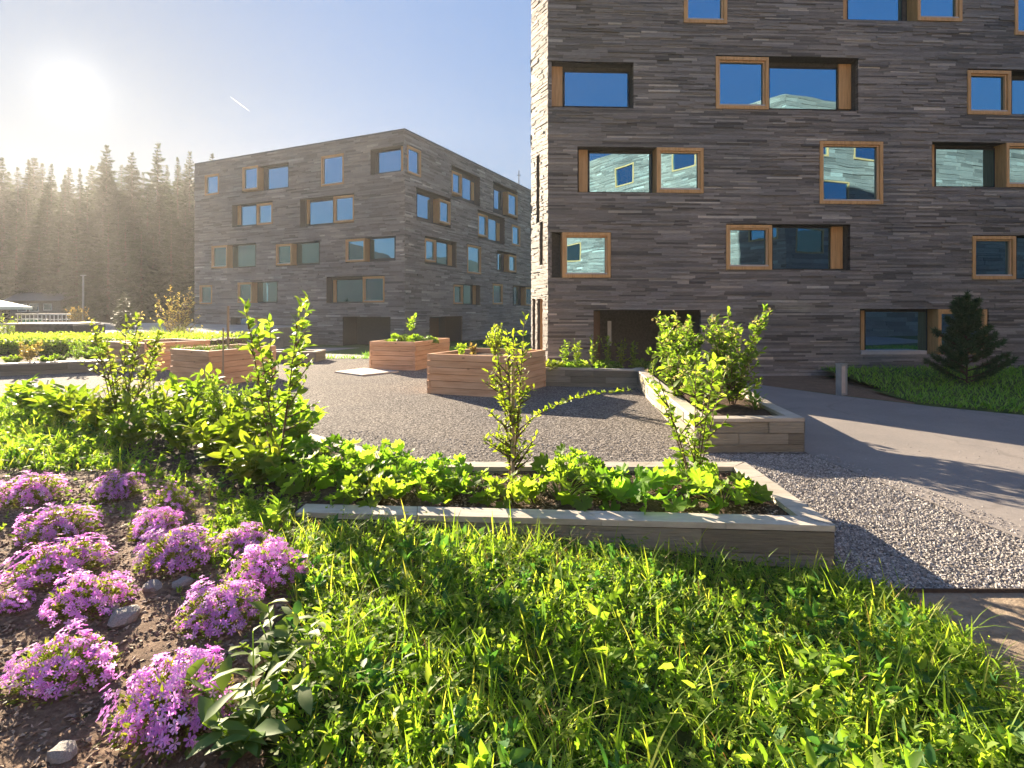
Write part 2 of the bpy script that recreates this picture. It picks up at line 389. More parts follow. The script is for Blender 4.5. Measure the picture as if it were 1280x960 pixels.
def lobed(nl=8):
    v = [(.42, 0, -.06)]; k = nl * 3
    for i in range(k + 1):
        a = math.pi - 0.25 - (2*math.pi - 0.5) * i / k
        ph = (i % 3)
        r = (.58, .52, .44)[0 if ph == 1 else 2 if ph == 0 else 1] * (0.9 + 0.1 * math.cos(a))
        v.append((.42 + r*math.cos(a), r*math.sin(a), .09 * (1 if ph == 1 else -0.3) + .06))
    return v, [(0, i+1, i) for i in range(1, k+1)]
LOBED = lobed()
FLOWER = ([(0,0,0)] + sum([[(.55*math.cos(a-.42), .55*math.sin(a-.42), .1), (1.0*math.cos(a-.2), 1.0*math.sin(a-.2), .02), (1.0*math.cos(a+.2), 1.0*math.sin(a+.2), .02), (.55*math.cos(a+.42), .55*math.sin(a+.42), .1)]
          for a in [k*2*math.pi/5 for k in range(5)]], []),
          sum([[(0, 1+4*k, 2+4*k), (0, 2+4*k, 3+4*k), (0, 3+4*k, 4+4*k)] for k in range(5)], []))
OCTA = ([(1,0,0),(-1,0,0),(0,1,0),(0,-1,0),(0,0,1),(0,0,-1)], [(0,2,4),(2,1,4),(1,3,4),(3,0,4),(2,0,5),(1,2,5),(3,1,5),(0,3,5)])
def spray_T(n=5):
    v = [(0, 0, 0)]; f = []
    for i in range(n):
        x = .18 + .8*i/n; w = .32*(1 - .75*i/n)
        b = len(v)
        v += [(x-.16, 0, -.02-.1*x*x), (x+.12, w, -.05-.18*x*x), (x+.04, 0, -.1*x*x), (x+.12, -w, -.05-.18*x*x)]
        f += [(b, b+2, b+1), (b, b+3, b+2)]
    b = len(v); v += [(.8, .05, -.06), (.8, -.05, -.06), (1.05, 0, -.12)]; f += [(b, b+1, b+2)]
    return v, f
SPRAY = spray_T()

# ------------------------------------------------------------------ terrain
def smooth(a, b, x):
    t = np.clip((np.asarray(x, float) - a) / (b - a), 0, 1); return t*t*(3-2*t)
def gz(y):
    """the wide ground: flat yard, then one even slope down to the far building"""
    return np.interp(y, [-500, 24, 56, 500], [0, 0, -1.80, -1.80])
WALLLINE = [(-30, 16.0), (-16.0, 13.9), (-8.5, 12.2), (-6.5, 11.0), (-3.3, 8.30), (-1.13, 6.62), (2.95, 6.62)]
def mound(x, y):
    x = np.asarray(x, float); y = np.asarray(y, float)
    yb = np.interp(x, [p[0] for p in WALLLINE], [p[1] for p in WALLLINE])
    a = 0.33 * smooth(3.3, -1.8, x)
    edge = np.where(x < -5.5, smooth(0.0, 2.2, yb - y), 1.0)
    b = 0.02*np.sin(x*2.1+1)*np.cos(y*1.7) + 0.012*np.sin(x*5.3)*np.sin(y*4.1+.7)
    return a * edge + b * smooth(0.0, .15, a*edge)

def inpoly(x, y, poly):
    x = np.asarray(x); y = np.asarray(y); c = np.zeros(x.shape, bool); n = len(poly)
    for i in range(n):
        x0, y0 = poly[i][:2]; x1, y1 = poly[(i+1) % n][:2]
        k = ((y0 > y) != (y1 > y)) & (x < (x1-x0)*(y-y0)/((y1-y0) if y1 != y0 else 1e-9) + x0)
        c ^= k
    return c
def sheet(poly, z):
    b = MB(); b.add([(p[0], p[1], z + float(gz(p[1]))) for p in poly], [tuple(range(len(poly)))]); return b
def strip_sheet(left, right, z):
    """a ribbon between two lines with the same count of points, following the slope"""
    b = MB()
    v = []
    for p, q in zip(left, right): v += [(p[0], p[1], float(gz(p[1]))+z), (q[0], q[1], float(gz(q[1]))+z)]
    return b.add(v, [(2*i, 2*i+1, 2*i+3, 2*i+2) for i in range(len(left)-1)])
def gridsheet(poly, step, zf, jitter=0.0):
    xs = np.arange(min(p[0] for p in poly), max(p[0] for p in poly)+step, step)
    ys = np.arange(min(p[1] for p in poly), max(p[1] for p in poly)+step, step)
    X, Y = np.meshgrid(xs, ys, indexing='ij'); Z = zf(X, Y)
    V = np.stack([X, Y, Z], 2).reshape(-1, 3); ny = len(ys)
    cx = (X[:-1, :-1]+X[1:, 1:])/2; cy = (Y[:-1, :-1]+Y[1:, 1:])/2
    ok = inpoly(cx, cy, poly); I, J = np.nonzero(ok)
    F = np.stack([I*ny+J, (I+1)*ny+J, (I+1)*ny+J+1, I*ny+J+1], 1)
    used = np.unique(F); remap = np.full(len(V), -1); remap[used] = np.arange(len(used))
    return MB().arrays(V[used], remap[F])

g = MB(); YB = [-405, -60, 0, 24, 56, 90, 405]
g.add([(x, y, float(gz(y)) - 0.0) for y in YB for x in (-405, 405)], [(2*i, 2*i+1, 2*i+3, 2*i+2) for i in range(len(YB)-1)])
struct('ground', g.mesh('ground'), M['grassfar'])

yard = [(4.55, 4.27), (4.9, 5.0), (4.75, 6.2), (4.5, 8.4), (4.6, 9.6), (7.0, 16.3), (6.4, 17.2), (0.0, 24.0), (-26, 24.0), (-30, 16.0), (-16, 13.5), (-8.5, 11.8), (-6.3, 10.8), (-3.1, 8.1), (-1.0, 6.4), (2.6, 6.4), (2.6, 4.27)]
struct('gravel_yard', sheet(yard, 0.004).mesh('gravel_yard'), M['gravel'])
# asphalt path on the right, running past the second planter to the porch
path = [(2.0, 16.9), (6.7, 16.45), (8.15, 13.95), (9.4, 12.3), (11.3, 10.6), (15, 8.4), (30, 2.0), (30, -30), (9, -30), (7.2, -4), (5.5, 2.2), (4.62, 4.27), (4.86, 5.0), (4.74, 6.2), (4.46, 8.36), (4.55, 9.6), (4.9, 14.5), (3.9, 15.6), (2.0, 15.75)]
struct('asphalt_path', sheet(path, 0.009).mesh('asphalt_path'), M['asphalt'])
struct('sandy_patch', sheet([(2.6, 4.265), (4.6, 4.265), (5.45, 2.2), (6.2, 0.2), (2.6, 0.2)], 0.010).mesh('sandy_patch'), M['sand'])
# far access road before the left building
struct('access_road', strip_sheet([(-40, 24.0), (-16, 24.3), (-9.2, 24.4), (-6, 24.4), (-1, 24.3), (4, 24.2)], [(-40, 31), (-20, 31), (-12.3, 31), (-8.2, 31.0), (-1.4, 31), (4, 31)], 0.006).mesh('access_road'), M['asphalt'])
struct('building_apron', strip_sheet([(-34, 35), (-22, 35), (-12.5, 35)], [(-55, 55), (-32, 55), (-15, 55)], 0.008).mesh('building_apron'), M['asphalt'])
# strip of bare earth along the right building
struct('earth_strip', sheet([(2.5, 17.1), (6.6, 16.6), (8.15, 14.1), (9.2, 12.7), (10.0, 13.4), (10.1, 18.1), (2.5, 17.65)], 0.006).mesh('earth_strip'), M['bedsoil'])

lawnpoly = [(-16.0, 13.75), (-8.5, 12.0), (-6.5, 10.9), (-3.35, 8.2), (-1.3, 6.6), (-1.3, 4.9), (2.65, 4.62), (2.82, 4.15), (2.84, 3.2), (2.78, 1.9), (2.9, 0.0), (-6, -1.0), (-16, 3)]
struct('lawn', gridsheet(lawnpoly, 0.11, lambda x, y: mound(x, y) + 0.014).mesh('lawn', smooth=True), M['lawnsoil'])
bedpx = [(-420, 640), (0, 592), (120, 592), (250, 598), (360, 650), (400, 715), (350, 770), (330, 850), (330, 990), (-300, 1100), (-620, 800)]
bedpoly = [tuple(at(px, py, .31)[:2]) for px, py in bedpx]
struct('soil_bed', gridsheet(bedpoly, 0.05, lambda x, y: mound(x, y) + 0.024 + 0.012*np.sin(x*17)*np.sin(y*15+1)*np.sin(x*5+y*7)).mesh('soil_bed', smooth=True), M['bedsoil'])
backpoly = [(-6.3, 10.8), (-3.35, 8.15), (-1.3, 6.55), (-1.5, 4.95), (-2.6, 5.2), (-4.0, 6.0), (-5.6, 8.0), (-6.8, 9.6)]
struct('planting_bed', gridsheet(backpoly, 0.08, lambda x, y: mound(x, y) + 0.024).mesh('planting_bed', smooth=True), M['soil'])
# plaza with pale paving behind the hedge
plz = MB(); plz.box((-75, 30, -2), (-23.5, 74, 0.2)); struct('plaza', plz.mesh('plaza'), M['paving'])

# ------------------------------------------------------------------ stone-strip buildings
class Face:
    def __init__(s, O, E):
        s.O = np.array([O[0], O[1], 0.]); d = np.array([E[0]-O[0], E[1]-O[1], 0.]); s.len = np.linalg.norm(d)
        s.U = d / s.len; s.Nn = np.array([s.U[1], -s.U[0], 0.]); s.Z = np.array([0, 0, 1.])
    def p(s, u, v, n=0.0): return s.O + s.U*u + s.Z*v + s.Nn*n
    def px(s, x, y, n=0.0):
        r = np.array([(x-640)/FP, 1.0, -(y-HY)/FP]); c = np.array([0, 0, CH])
        t = ((s.O + s.Nn*n - c) @ s.Nn) / (r @ s.Nn); q = c + r*t
        return (q - s.O) @ s.U, q[2]
    def rect(s, r, n=0.0):
        x0, y0, x1, y1 = r; a = s.px(x0, (y0+y1)/2, n)[0]; b = s.px(x1, (y0+y1)/2, n)[0]
        xm = (x0+x1)/2
        return (min(a, b), s.px(xm, y1, n)[1], max(a, b), s.px(xm, y0, n)[1])

def stone_wall(face, z0, z1, holes, hrow, lrow, bright, jit, u0=0.0, u1=None):
    b = MB(); u1 = face.len if u1 is None else u1
    z = z0
    while z < z1 - 1e-4:
        h = hrow * rng.choice([0.6, 0.8, 1.0, 1.0, 1.3]); h = min(h, z1 - z)
        if z1 - z - h < 0.3*hrow: h = z1 - z
        hs = [q for q in holes if q[1] < z+h-1e-4 and q[3] > z+1e-4]
        u = u0 - rng.uniform(0, lrow)
        rowt = rng.normal(0, .05)
        while u < u1:
            w = lrow * rng.uniform(.45, 1.7); a, c = max(u, u0), min(u+w, u1); u += w
            if c - a < 1e-3: continue
            tone = .42 + rowt + rng.normal(0, .21)
            if rng.random() < bright: tone = rng.uniform(.85, 1.0)
            tone = min(max(tone, 0.02), 1.0)
            n = rng.uniform(-jit, jit) * (1 if rng.random() < .85 else 2)
            segs = [(a, c, z, z+h)]
            for q in hs:
                new = []
                for (sa, sc, sz, st) in segs:
                    if sc <= q[0] or sa >= q[2] or st <= q[1] or sz >= q[3]: new.append((sa, sc, sz, st)); continue
                    if sa < q[0]: new.append((sa, q[0], sz, st))
                    if sc > q[2]: new.append((q[2], sc, sz, st))
                    m0, m1 = max(sa, q[0]), min(sc, q[2])
                    if sz < q[1]: new.append((m0, m1, sz, q[1]))
                    if st > q[3]: new.append((m0, m1, q[3], st))
                segs = new
            g_ = 0.004 * hrow/.085
            for (sa, sc, sz, st) in segs:
                if sc - sa < .012 or st - sz < .006: continue
                e = 0.012*hrow/.085 * rng.uniform(-1, 1)
                P = [face.p(sa, sz, -.14), face.p(sc-g_, sz, -.14), face.p(sc-g_, st-g_, -.14), face.p(sa, st-g_, -.14),
                     face.p(sa, sz, n+e*.5), face.p(sc-g_, sz, n-e*.5), face.p(sc-g_, st-g_, n-e), face.p(sa, st-g_, n)]
                b.add(P, [(4,5,6,7),(0,1,5,4),(1,2,6,5),(2,3,7,6),(3,0,4,7)], tone)
        z += h
    return b

def ring(b, face, r, ri, nf, nb):
    """a frame: front face between outer rect r and inner rect ri at nf, outer and inner sides back to nb"""
    def q(rr, n): return [face.p(rr[0], rr[1], n), face.p(rr[2], rr[1], n), face.p(rr[2], rr[3], n), face.p(rr[0], rr[3], n)]
    # four boards, each its own island so the grain tone varies
    o, i, ob, ib = q(r, nf), q(ri, nf), q(r, nb), q(ri, nb)
    for k in range(4):
        j = (k+1) % 4
        b.add([o[k], o[j], i[j], i[k], ob[k], ob[j], ib[j], ib[k]], [(0,1,2,3),(0,4,5,1),(3,2,6,7),(0,3,7,4),(1,5,6,2)])
def inset(r, a, bt=None): return (r[0]+a, r[1]+(a if bt is None else bt), r[2]-a, r[3]-a)
def quad(b, face, r, n): b.add([face.p(r[0], r[1], n), face.p(r[2], r[1], n), face.p(r[2], r[3], n), face.p(r[0], r[3], n)], [(0,1,2,3)])
def slab(b, face, r, n0, n1):
    b.obox(face.p(r[0], r[1], n0), face.U*(r[2]-r[0]), face.Z*(r[3]-r[1]), face.Nn*(n1-n0))

def window(root, face, opening, items, depth, s=1.0, lining=None):
    """opening, items in photo pixels; items: ('F'|'G'|'W', rect). F stands flush with the facade, G and W sit deep in the recess."""
    r = face.rect(opening)
    b = MB()
    for (p, q) in (((r[0], r[1]), (r[2], r[1])), ((r[2], r[1]), (r[2], r[3])), ((r[2], r[3]), (r[0], r[3])), ((r[0], r[3]), (r[0], r[1]))):
        b.add([face.p(*p, -.02), face.p(*q, -.02), face.p(*q, -depth-.04), face.p(*p, -depth-.04)], [(0,3,2,1)])
    quad(b, face, r, -depth-.035)
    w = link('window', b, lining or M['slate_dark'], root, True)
    lo = Vector(root.location)
    def sub(name, mb, m):
        o = link(name, mb, m); o.parent = w; return o
    for it in items:
        kind, rc = it[0], it[1]
        if kind == 'F':
            q = face.rect(rc, 0.03); t = .105*s
            m1 = MB(); ring(m1, face, q, inset(q, t), .035*s, -depth-.01); sub('frame', m1, M['larch'])
            q2 = inset(q, t+.002); m2 = MB(); ring(m2, face, q2, inset(q2, .05*s), -.03*s, -.16*s); sub('sash', m2, M['larch_sash'])
            m3 = MB(); slab(m3, face, (q2[0]+.0, q2[1]+.002, q2[2], q2[1]+.05*s), -.028*s, .015*s); sub('sill', m3, M['sill'])
            m4 = MB(); quad(m4, face, inset(q2, .045*s), -.10*s); sub('pane', m4, M['glass'])
        elif kind == 'G':
            q = face.rect(rc, -depth+.03); m4 = MB(); quad(m4, face, q, -depth+.02); sub('pane', m4, M['glass'])
            m5 = MB(); e = .03*s; ring(m5, face, (q[0]-e, q[1]-e*.3, q[2]+e, q[3]+e*2), q, -depth+.035, -depth-.02); sub('edge_trim', m5, M['dark'])
        elif kind == 'W':
            q = face.rect(rc, -depth+.1); m5 = MB(); slab(m5, face, (q[0], q[1]+.004, q[2], q[3]-.004), -depth-.02, -depth+.10); sub('side_panel', m5, M['larch'])
        elif kind == 'S':
            q = face.rect(rc); m5 = MB(); slab(m5, face, q, -depth+.05, .02); sub('sill', m5, M['sill'])
    return w, r

# --- right building
KB = 1.0
RA = Face((1.14, 17.6), (1.14 + 24*.99897, 17.6 + 24*.0454))
RB = Face((0.645, 18.6), (1.14, 17.6))
bR = empty('apartment_building', (1.14, 17.6, 0), 'dark slate-strip apartment block filling the right, its walls cut by larch-framed windows', 'building')
DR = 0.42
RW = [((855,-33,909,28.5), [('F', (855,-33,909,28.5))]),
      ((1054,-38,1203,26), [('W', (1054,-38,1058.5,26)), ('G', (1060,-30,1127,25)), ('F', (1147,-38,1203,26))]),
      ((1269,-28,1420,44), [('F', (1269,-28,1322,44)), ('G', (1322,-20,1405,43))]),
      ((686.5,77,792,134.5), [('W', (687,83,703,133)), ('G', (706,91,786,133))]),
      ((895,70.5,1073,137), [('F', (895,71,961,136)), ('G', (962,86,1046,136)), ('W', (1048.5,80,1064,136.5))]),
      ((1210,87,1352,143), [('F', (1210,88,1264,143)), ('G', (1265,101,1330,143))]),
      ((722,184,880,241), [('W', (723.5,187,734.5,240)), ('G', (737,192,814,240)), ('F', (821,184.5,879.5,241))]),
      ((1025,176,1104,255), [('F', (1025,176.5,1104,255))]),
      ((1165,178,1322,234), [('W', (1165,180,1168,234)), ('G', (1170,187,1243,233)), ('F', (1258,179,1322,234))]),
      ((688,290,764,347), [('F', (703,290.5,763.5,347))]),
      ((908,280,1063,337), [('F', (908,281,965,337)), ('G', (966,285,1037,336)), ('W', (1039,283,1053.5,336))]),
      ((1216,294,1372,349), [('F', (1216,295,1270,349)), ('G', (1271,297,1350,348))]),
      ((1075,386,1236,443), [('W', (1076,388,1080.5,442)), ('G', (1082,390,1158,438)), ('F', (1173,386.5,1234,443)), ('S', (1076,438.5,1158,443))]),
      ((1400,180,1470,250), [('F', (1400,180,1470,250))]), ((1430,70,1500,135), [('F', (1430,70,1500,135))]), ((1400,385,1480,440), [('F', (1400,385,1480,440))])]
holes = []
for op, items in RW:
    w, r = window(bR, RA, op, items, DR); holes.append(r)
# porch
pr = RA.rect((742, 387.5, 876, 470)); pr = (pr[0], -.05, pr[2], pr[3]); holes.append(pr)
pd = 2.6
pm = MB()
pm.add([RA.p(pr[0], pr[1], -.02), RA.p(pr[0], pr[1], -pd), RA.p(pr[0], pr[3], -pd), RA.p(pr[0], pr[3], -.02)], [(0,1,2,3)])
pm.add([RA.p(pr[2], pr[1], -.02), RA.p(pr[2], pr[1], -pd), RA.p(pr[2], pr[3], -pd), RA.p(pr[2], pr[3], -.02)], [(0,3,2,1)])
pm.add([RA.p(pr[0], pr[3], -.02), RA.p(pr[2], pr[3], -.02), RA.p(pr[2], pr[3], -pd), RA.p(pr[0], pr[3], -pd)], [(0,1,2,3)])
quad(pm, RA, pr, -pd)
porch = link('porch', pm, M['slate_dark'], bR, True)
d1 = MB(); slab(d1, RA, (pr[0]+.02, .02, pr[0]+.36, pr[3]-.03), -.9, -.75); o = link('door', d1, M['brown']); o.parent = porch
d2 = MB(); slab(d2, RA, (pr[0]+.75, .9, pr[0]+.88, 1.75), -1.4, -1.36); o = link('letter_plate', d2, M['steel']); o.parent = porch
ZT = 19.5
wl = stone_wall(RA, -.3, ZT, holes, .062, .8, .016, .013)
link('wall', wl.mesh('wall', True), M['slate'], bR, True)
# side wall (sunlit, rough) with its narrow openings
sh = [(.1, .05, .28, 2.5), (.42, .05, .78, 2.5), (.58, 3.6, .8, 5.0), (.36, 5.0, .58, 7.2)]
for q in sh:
    b = MB(); quad(b, RB, q, -.3)
    for (p, k) in (((q[0], q[1]), (q[2], q[1])), ((q[2], q[1]), (q[2], q[3])), ((q[2], q[3]), (q[0], q[3])), ((q[0], q[3]), (q[0], q[1]))):
        b.add([RB.p(*p, -.02), RB.p(*k, -.02), RB.p(*k, -.3), RB.p(*p, -.3)], [(0,3,2,1)])
    w = link('window', b, M['slate_dark'], bR, True)
    m1 = MB(); qq = inset(q, .01); ring(m1, RB, qq, inset(qq, .05), -.1, -.28); o = link('frame', m1, M['larch']); o.parent = w
    m2 = MB(); quad(m2, RB, inset(qq, .05), -.2); o = link('pane', m2, M['glass']); o.parent = w
wl = stone_wall(RB, -.3, ZT, sh, .062, .45, .01, .011)
link('wall', wl.mesh('wall', True), M['slate'], bR, True)
RC = Face((8, 42), (0.645, 18.6))
link('wall', stone_wall(RC, -.3, ZT, [], .25, 2.0, .03, .03).mesh('wall', True), M['slate'], bR, True)
eR = RA.p(24, 0)
RD = Face((eR[0], eR[1]), (eR[0] + 3, 42))
link('wall', stone_wall(RD, -.3, ZT, [], .25, 2.0, .03, .03).mesh('wall', True), M['slate'], bR, True)
rf = MB(); top = [(1.0, 17.5), (eR[0]+.1, eR[1]-.1), (eR[0]+3, 42), (8, 42), (.55, 18.65)]
rf.add([(x, y, ZT+.0) for x, y in top] + [(x, y, ZT+.12) for x, y in top], [(0,1,2,3,4)[::-1], (5,6,7,8,9)] + [(i, (i+1) % 5, 5+(i+1) % 5, 5+i) for i in range(5)])
link('roof', rf, M['roof'], bR, True)

# --- left building, far down the slope
KL = 1.80; CYL = 31*KL
cL = np.array([(506-640)/FP*CYL, CYL]); tL = 7.57*KL
lE = cL + np.array([-2.126, 1.0])*tL; rE = cL + np.array([.470, 1.0])*17.5*KL
LA = Face(tuple(lE), tuple(cL)); LB = Face(tuple(cL), tuple(rE))
ZB = float(gz(CYL)); ZTL = CH + (HY-162)/FP*CYL
bL = empty('apartment_building', (cL[0], cL[1], ZB), 'five-storey slate-strip block standing alone in the middle distance, seen at its corner', 'building')
DL = .75; SL = 1.55
LWa = [((256,218,273.5,243.5), [('F', (256,218,273.5,243.5))]),
       ((302.5,207,361,238), [('F', (303,208,322.5,237.5)), ('G', (335,208,360,235))]),
       ((401,193,429.5,231.5), [('F', (401.5,193.5,429.5,231.5))]),
       ((463,184,504,216), [('G', (472.5,189,502,214.5))]),
       ((290,253.5,340.5,282), [('W', (297,256,300.5,281)), ('G', (302,256,320,281)), ('F', (321,254,340.5,280.5))]),
       ((375,245,442.5,281), [('W', (383.5,250,386.5,280)), ('G', (388,252,416,279.5)), ('F', (417,244.5,442.5,277.5))]),
       ((264,305.5,320,335), [('F', (264.5,307,284,335)), ('G', (291,307,319,333))]),
       ((344.5,303,400,332), [('F', (345,305,364.5,331.5)), ('G', (371,303.5,398.5,329))]),
       ((432,296.5,494.5,327), [('F', (432,298.5,456,327)), ('G', (463,297.5,493,323))]),
       ((249.5,356,265,380), [('F', (249.5,356.5,265,380))]),
       ((297,352.5,347,378.5), [('F', (297,353,315,378.5)), ('G', (322,353,346,377))]),
       ((408,345,480.5,378.5), [('W', (416.5,350,420,378)), ('G', (421.5,350,453,377)), ('F', (453.5,345.5,480.5,378))]),
       ((288,397,340,420), [('G', (296,398,316,420)), ('F', (318,397.5,340,420))])]
LWb = [((509,184,526.5,219), [('F', (509.3,185,526.3,218.5))]),
       ((564.5,214,600,252), [('F', (565,215.5,577,243)), ('G', (578,224,588,249)), ('W', (589.5,228,592.5,250))]),
       ((616.5,233,647,270.5), [('G', (617.5,239,626,261.5)), ('F', (635,242,647,270))]),
       ((520.5,241,563.5,280), [('G', (521.5,245,537,272.5)), ('F', (549,250.5,563,279.5))]),
       ((597.5,267,631,302), [('F', (597.8,268,609.5,295.5)), ('G', (610.5,275,619.5,300)), ('W', (621,279,624.5,301))]),
       ((640,281.5,650.5,307.5), [('F', (640,282,650.3,307))]),
       ((531,298.5,571,332), [('F', (531.3,299,545,327)), ('G', (546,304,559,330)), ('W', (560.5,306,565,332))]),
       ((584,306,601.5,342.5), [('F', (584.3,307,601.3,342))]),
       ((621,315,645.5,340.5), [('G', (622,318,627,337.5)), ('F', (636,319,645.3,340))]),
       ((567,355.5,600.5,381), [('F', (567,356,578.5,380)), ('G', (579.5,357,590.5,379.5)), ('W', (591.5,357,595,380.5))]),
       ((616,354.5,628.5,380.5), [('F', (616,355,628.3,380.3))]),
       ((641,357.5,668,382), [('G', (642,359,648,380.5)), ('F', (657,359.5,667.5,381.8))])]
ha, hb = [], []
for op, it in LWa: ha.append(window(bL, LA, op, it, DL, SL)[1])
for op, it in LWb: hb.append(window(bL, LB, op, it, DL, SL)[1])
post = MB(); q = LA.rect((502.5,184.5,506,213)); post.obox(LA.p(q[0], q[1], -.5), LA.U*(LA.len-q[0]-.03), LA.Z*(q[3]-q[1]), LA.Nn*.47)
link('corner_post', post, M['larch'], bL, True)
def recess(root, face, px, depth, zb, name='porch'):
    r = face.rect(px); r = (r[0], zb, r[2], r[3]); b = MB()
    b.add([face.p(r[0], r[1], -.02), face.p(r[0], r[1], -depth), face.p(r[0], r[3], -depth), face.p(r[0], r[3], -.02)], [(0,1,2,3)])
    b.add([face.p(r[2], r[1], -.02), face.p(r[2], r[1], -depth), face.p(r[2], r[3], -depth), face.p(r[2], r[3], -.02)], [(0,3,2,1)])
    b.add([face.p(r[0], r[3], -.02), face.p(r[2], r[3], -.02), face.p(r[2], r[3], -depth), face.p(r[0], r[3], -depth)], [(0,1,2,3)])
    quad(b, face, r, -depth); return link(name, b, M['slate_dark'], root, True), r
_, r1 = recess(bL, LA, (428.5,396,488,436), 2.2, ZB-.1); ha.append(r1)
ent, r2 = recess(bL, LB, (537,395.5,578,434), 2.4, ZB-.1); hb.append(r2)
gl = MB(); slab(gl, LB, (r2[0]+.35, r2[3]-.85, r2[0]+1.0, r2[3]-.45), -1.9, -1.7); o = link('entrance_lamp', gl, M['lamp']); o.parent = ent
dr = MB(); slab(dr, LB, (r2[0]+.2, ZB, r2[2]-1.6, r2[3]-.2), -2.36, -2.3); o = link('door', dr, M['brown']); o.parent = ent
link('wall', stone_wall(LA, ZB-.4, ZTL, ha, .17, 1.5, .045, .03).mesh('wall', True), M['slate_far'], bL, True)
link('wall', stone_wall(LB, ZB-.4, ZTL, hb, .17, 1.5, .035, .03).mesh('wall', True), M['slate_far'], bL, True)
bk = lE + (rE - cL)
LC = Face(tuple(bk), tuple(lE)); LDD = Face(tuple(rE), tuple(bk))
for f in (LC, LDD): link('wall', stone_wall(f, ZB-.4, ZTL, [], .5, 3.0, .03, .03).mesh('wall', True), M['slate_far'], bL, True)
rf = MB(); top = [tuple(lE), tuple(cL), tuple(rE), tuple(bk)]
rf.add([(x, y, ZTL) for x, y in top] + [(x, y, ZTL+.15) for x, y in top], [(3,2,1,0), (4,5,6,7)] + [(i, (i+1) % 4, 4+(i+1) % 4, 4+i) for i in range(4)])
link('roof', rf, M['roof'], bL, True)
an = MB(); pa = LB.p(LB.len*.86, ZTL+.1, -1.0); an.tube([pa, pa + np.array([0, 0, 2.6])], .07, 6); an.tube([pa+np.array([-.3, 0, 1.9]), pa+np.array([.3, 0, 1.9])], .05, 5)
link('antenna', an, M['dark'], bL, True)

# --- twin building behind the viewer: only its mirror image shows in the panes
TA = Face((21.5, -2.0), (8.6, -27.0)); TB = Face((52, -9.5), (21.5, -2.0))
bT = empty('apartment_building', (21.5, -2.0, 0), 'sunlit stone block across the path, mirrored in the large panes of the right-hand house', 'building')
th = []
def twin_win(face, u, v, w, h):
    q = (u, v, u+w, v+h); th.append(q); b = MB(); quad(b, face, q, -.3); wd = link('window', b, M['slate_dark'], bT, True)
    m1 = MB(); ring(m1, face, q, inset(q, .12), .04, -.28); o = link('frame', m1, M['larch']); o.parent = wd
    m2 = MB(); quad(m2, face, inset(q, .12), -.06); o = link('pane', m2, M['glass']); o.parent = wd
for v, us in ((13.2, (1.0, 6, 12)), (9.6, (3, 10)), (6.2, (1, 8, 14)), (2.6, (4, 11))):
    for u in us: twin_win(TB, TB.len-u-2.6, v, 2.6, 1.9)
thb = th; th = []
for v, us in ((14.0, (.4, 8, 15, 22)), (10.6, (4, 11, 19)), (7.2, (.6, 8, 15.5, 23)), (3.8, (5, 12, 20)), (.6, (2, 9, 17))):
    for u in us: twin_win(TA, u, v, 2.6, 1.9)
link('wall', stone_wall(TA, -.3, 17.6, th, .16, 1.3, .1, .02).mesh('wall', True), M['slate_far'], bT, True)
link('wall', stone_wall(TB, -.3, 17.6, thb, .3, 2.0, .05, .02).mesh('wall', True), M['slate_far'], bT, True)
rf = MB(); rf.add([(21.5, -2, 17.6), (8.6, -27, 17.6), (39, -34, 17.6), (52, -9.5, 17.6)], [(0,1,2,3)]); link('roof', rf, M['roof'], bT, True)

# ------------------------------------------------------------------ timber raised beds
def raised_bed(p0, p1, p2, h, label, nb=6):
    """p0 left, p1 near, p2 right corner on the ground"""
    p0, p1, p2 = [np.array([*p[:2], 0.]) for p in (p0, p1, p2)]
    p3 = p0 + p2 - p1; c = (p0+p1+p2+p3)/4
    root = empty('raised_bed', tuple(p1), label, 'raised bed', 'timber raised beds on the gravel')
    t = .09; bh = h/nb
    for k, (a, b_) in enumerate(((p0, p1), (p1, p2), (p2, p3), (p3, p0))):
        d = b_-a; ln = np.linalg.norm(d); u = d/ln; inn = np.cross([0, 0, 1], u)
        mb = MB()
        me_boards = []
        for i in range(nb):
            over = .008 if (i + k) % 2 == 0 else -t - .003
            j = rng.uniform(-.014, .014)
            mb.obox((-over, 0+j, i*bh+.006), (ln+2*over, 0, 0), (0, t, 0), (0, 0, bh-.011))
        o = link('side_boards', mb, M['boxwood'], root)
        o.location = Vector(a - p1); o.rotation_euler = (0, 0, math.atan2(u[1], u[0]))
    b = MB(); q = [p + (c-p)*.07 - p1 for p in (p0, p1, p2, p3)]
    b.add([(*p[:2], h-.13) for p in q], [(0,1,2,3)]); link('soil', b, M['soil'], root)
    return root, c
bxA, cA = raised_bed(at(534, 492), at(631, 498), at(682, 483), 1.03, 'nearest timber raised bed, right of the middle, with a leafy bush inside')
bxB, cB = raised_bed(at(462, 461.7), at(519, 463.5), at(562, 454), 1.01, 'timber raised bed beside the pale slab, holding one small sapling')
bxC, cC = raised_bed(at(213, 479), at(261, 484.5), (-7.5, 17.6, 0), 1.01, 'timber raised bed on the left with grey-green herb tufts along its rim')
bxD, cD = raised_bed((-14.6, 20.0, 0), (-12.6, 19.0, 0), (-11.4, 20.9, 0), 1.0, 'farthest left timber raised bed, half hidden behind saplings and another bed')

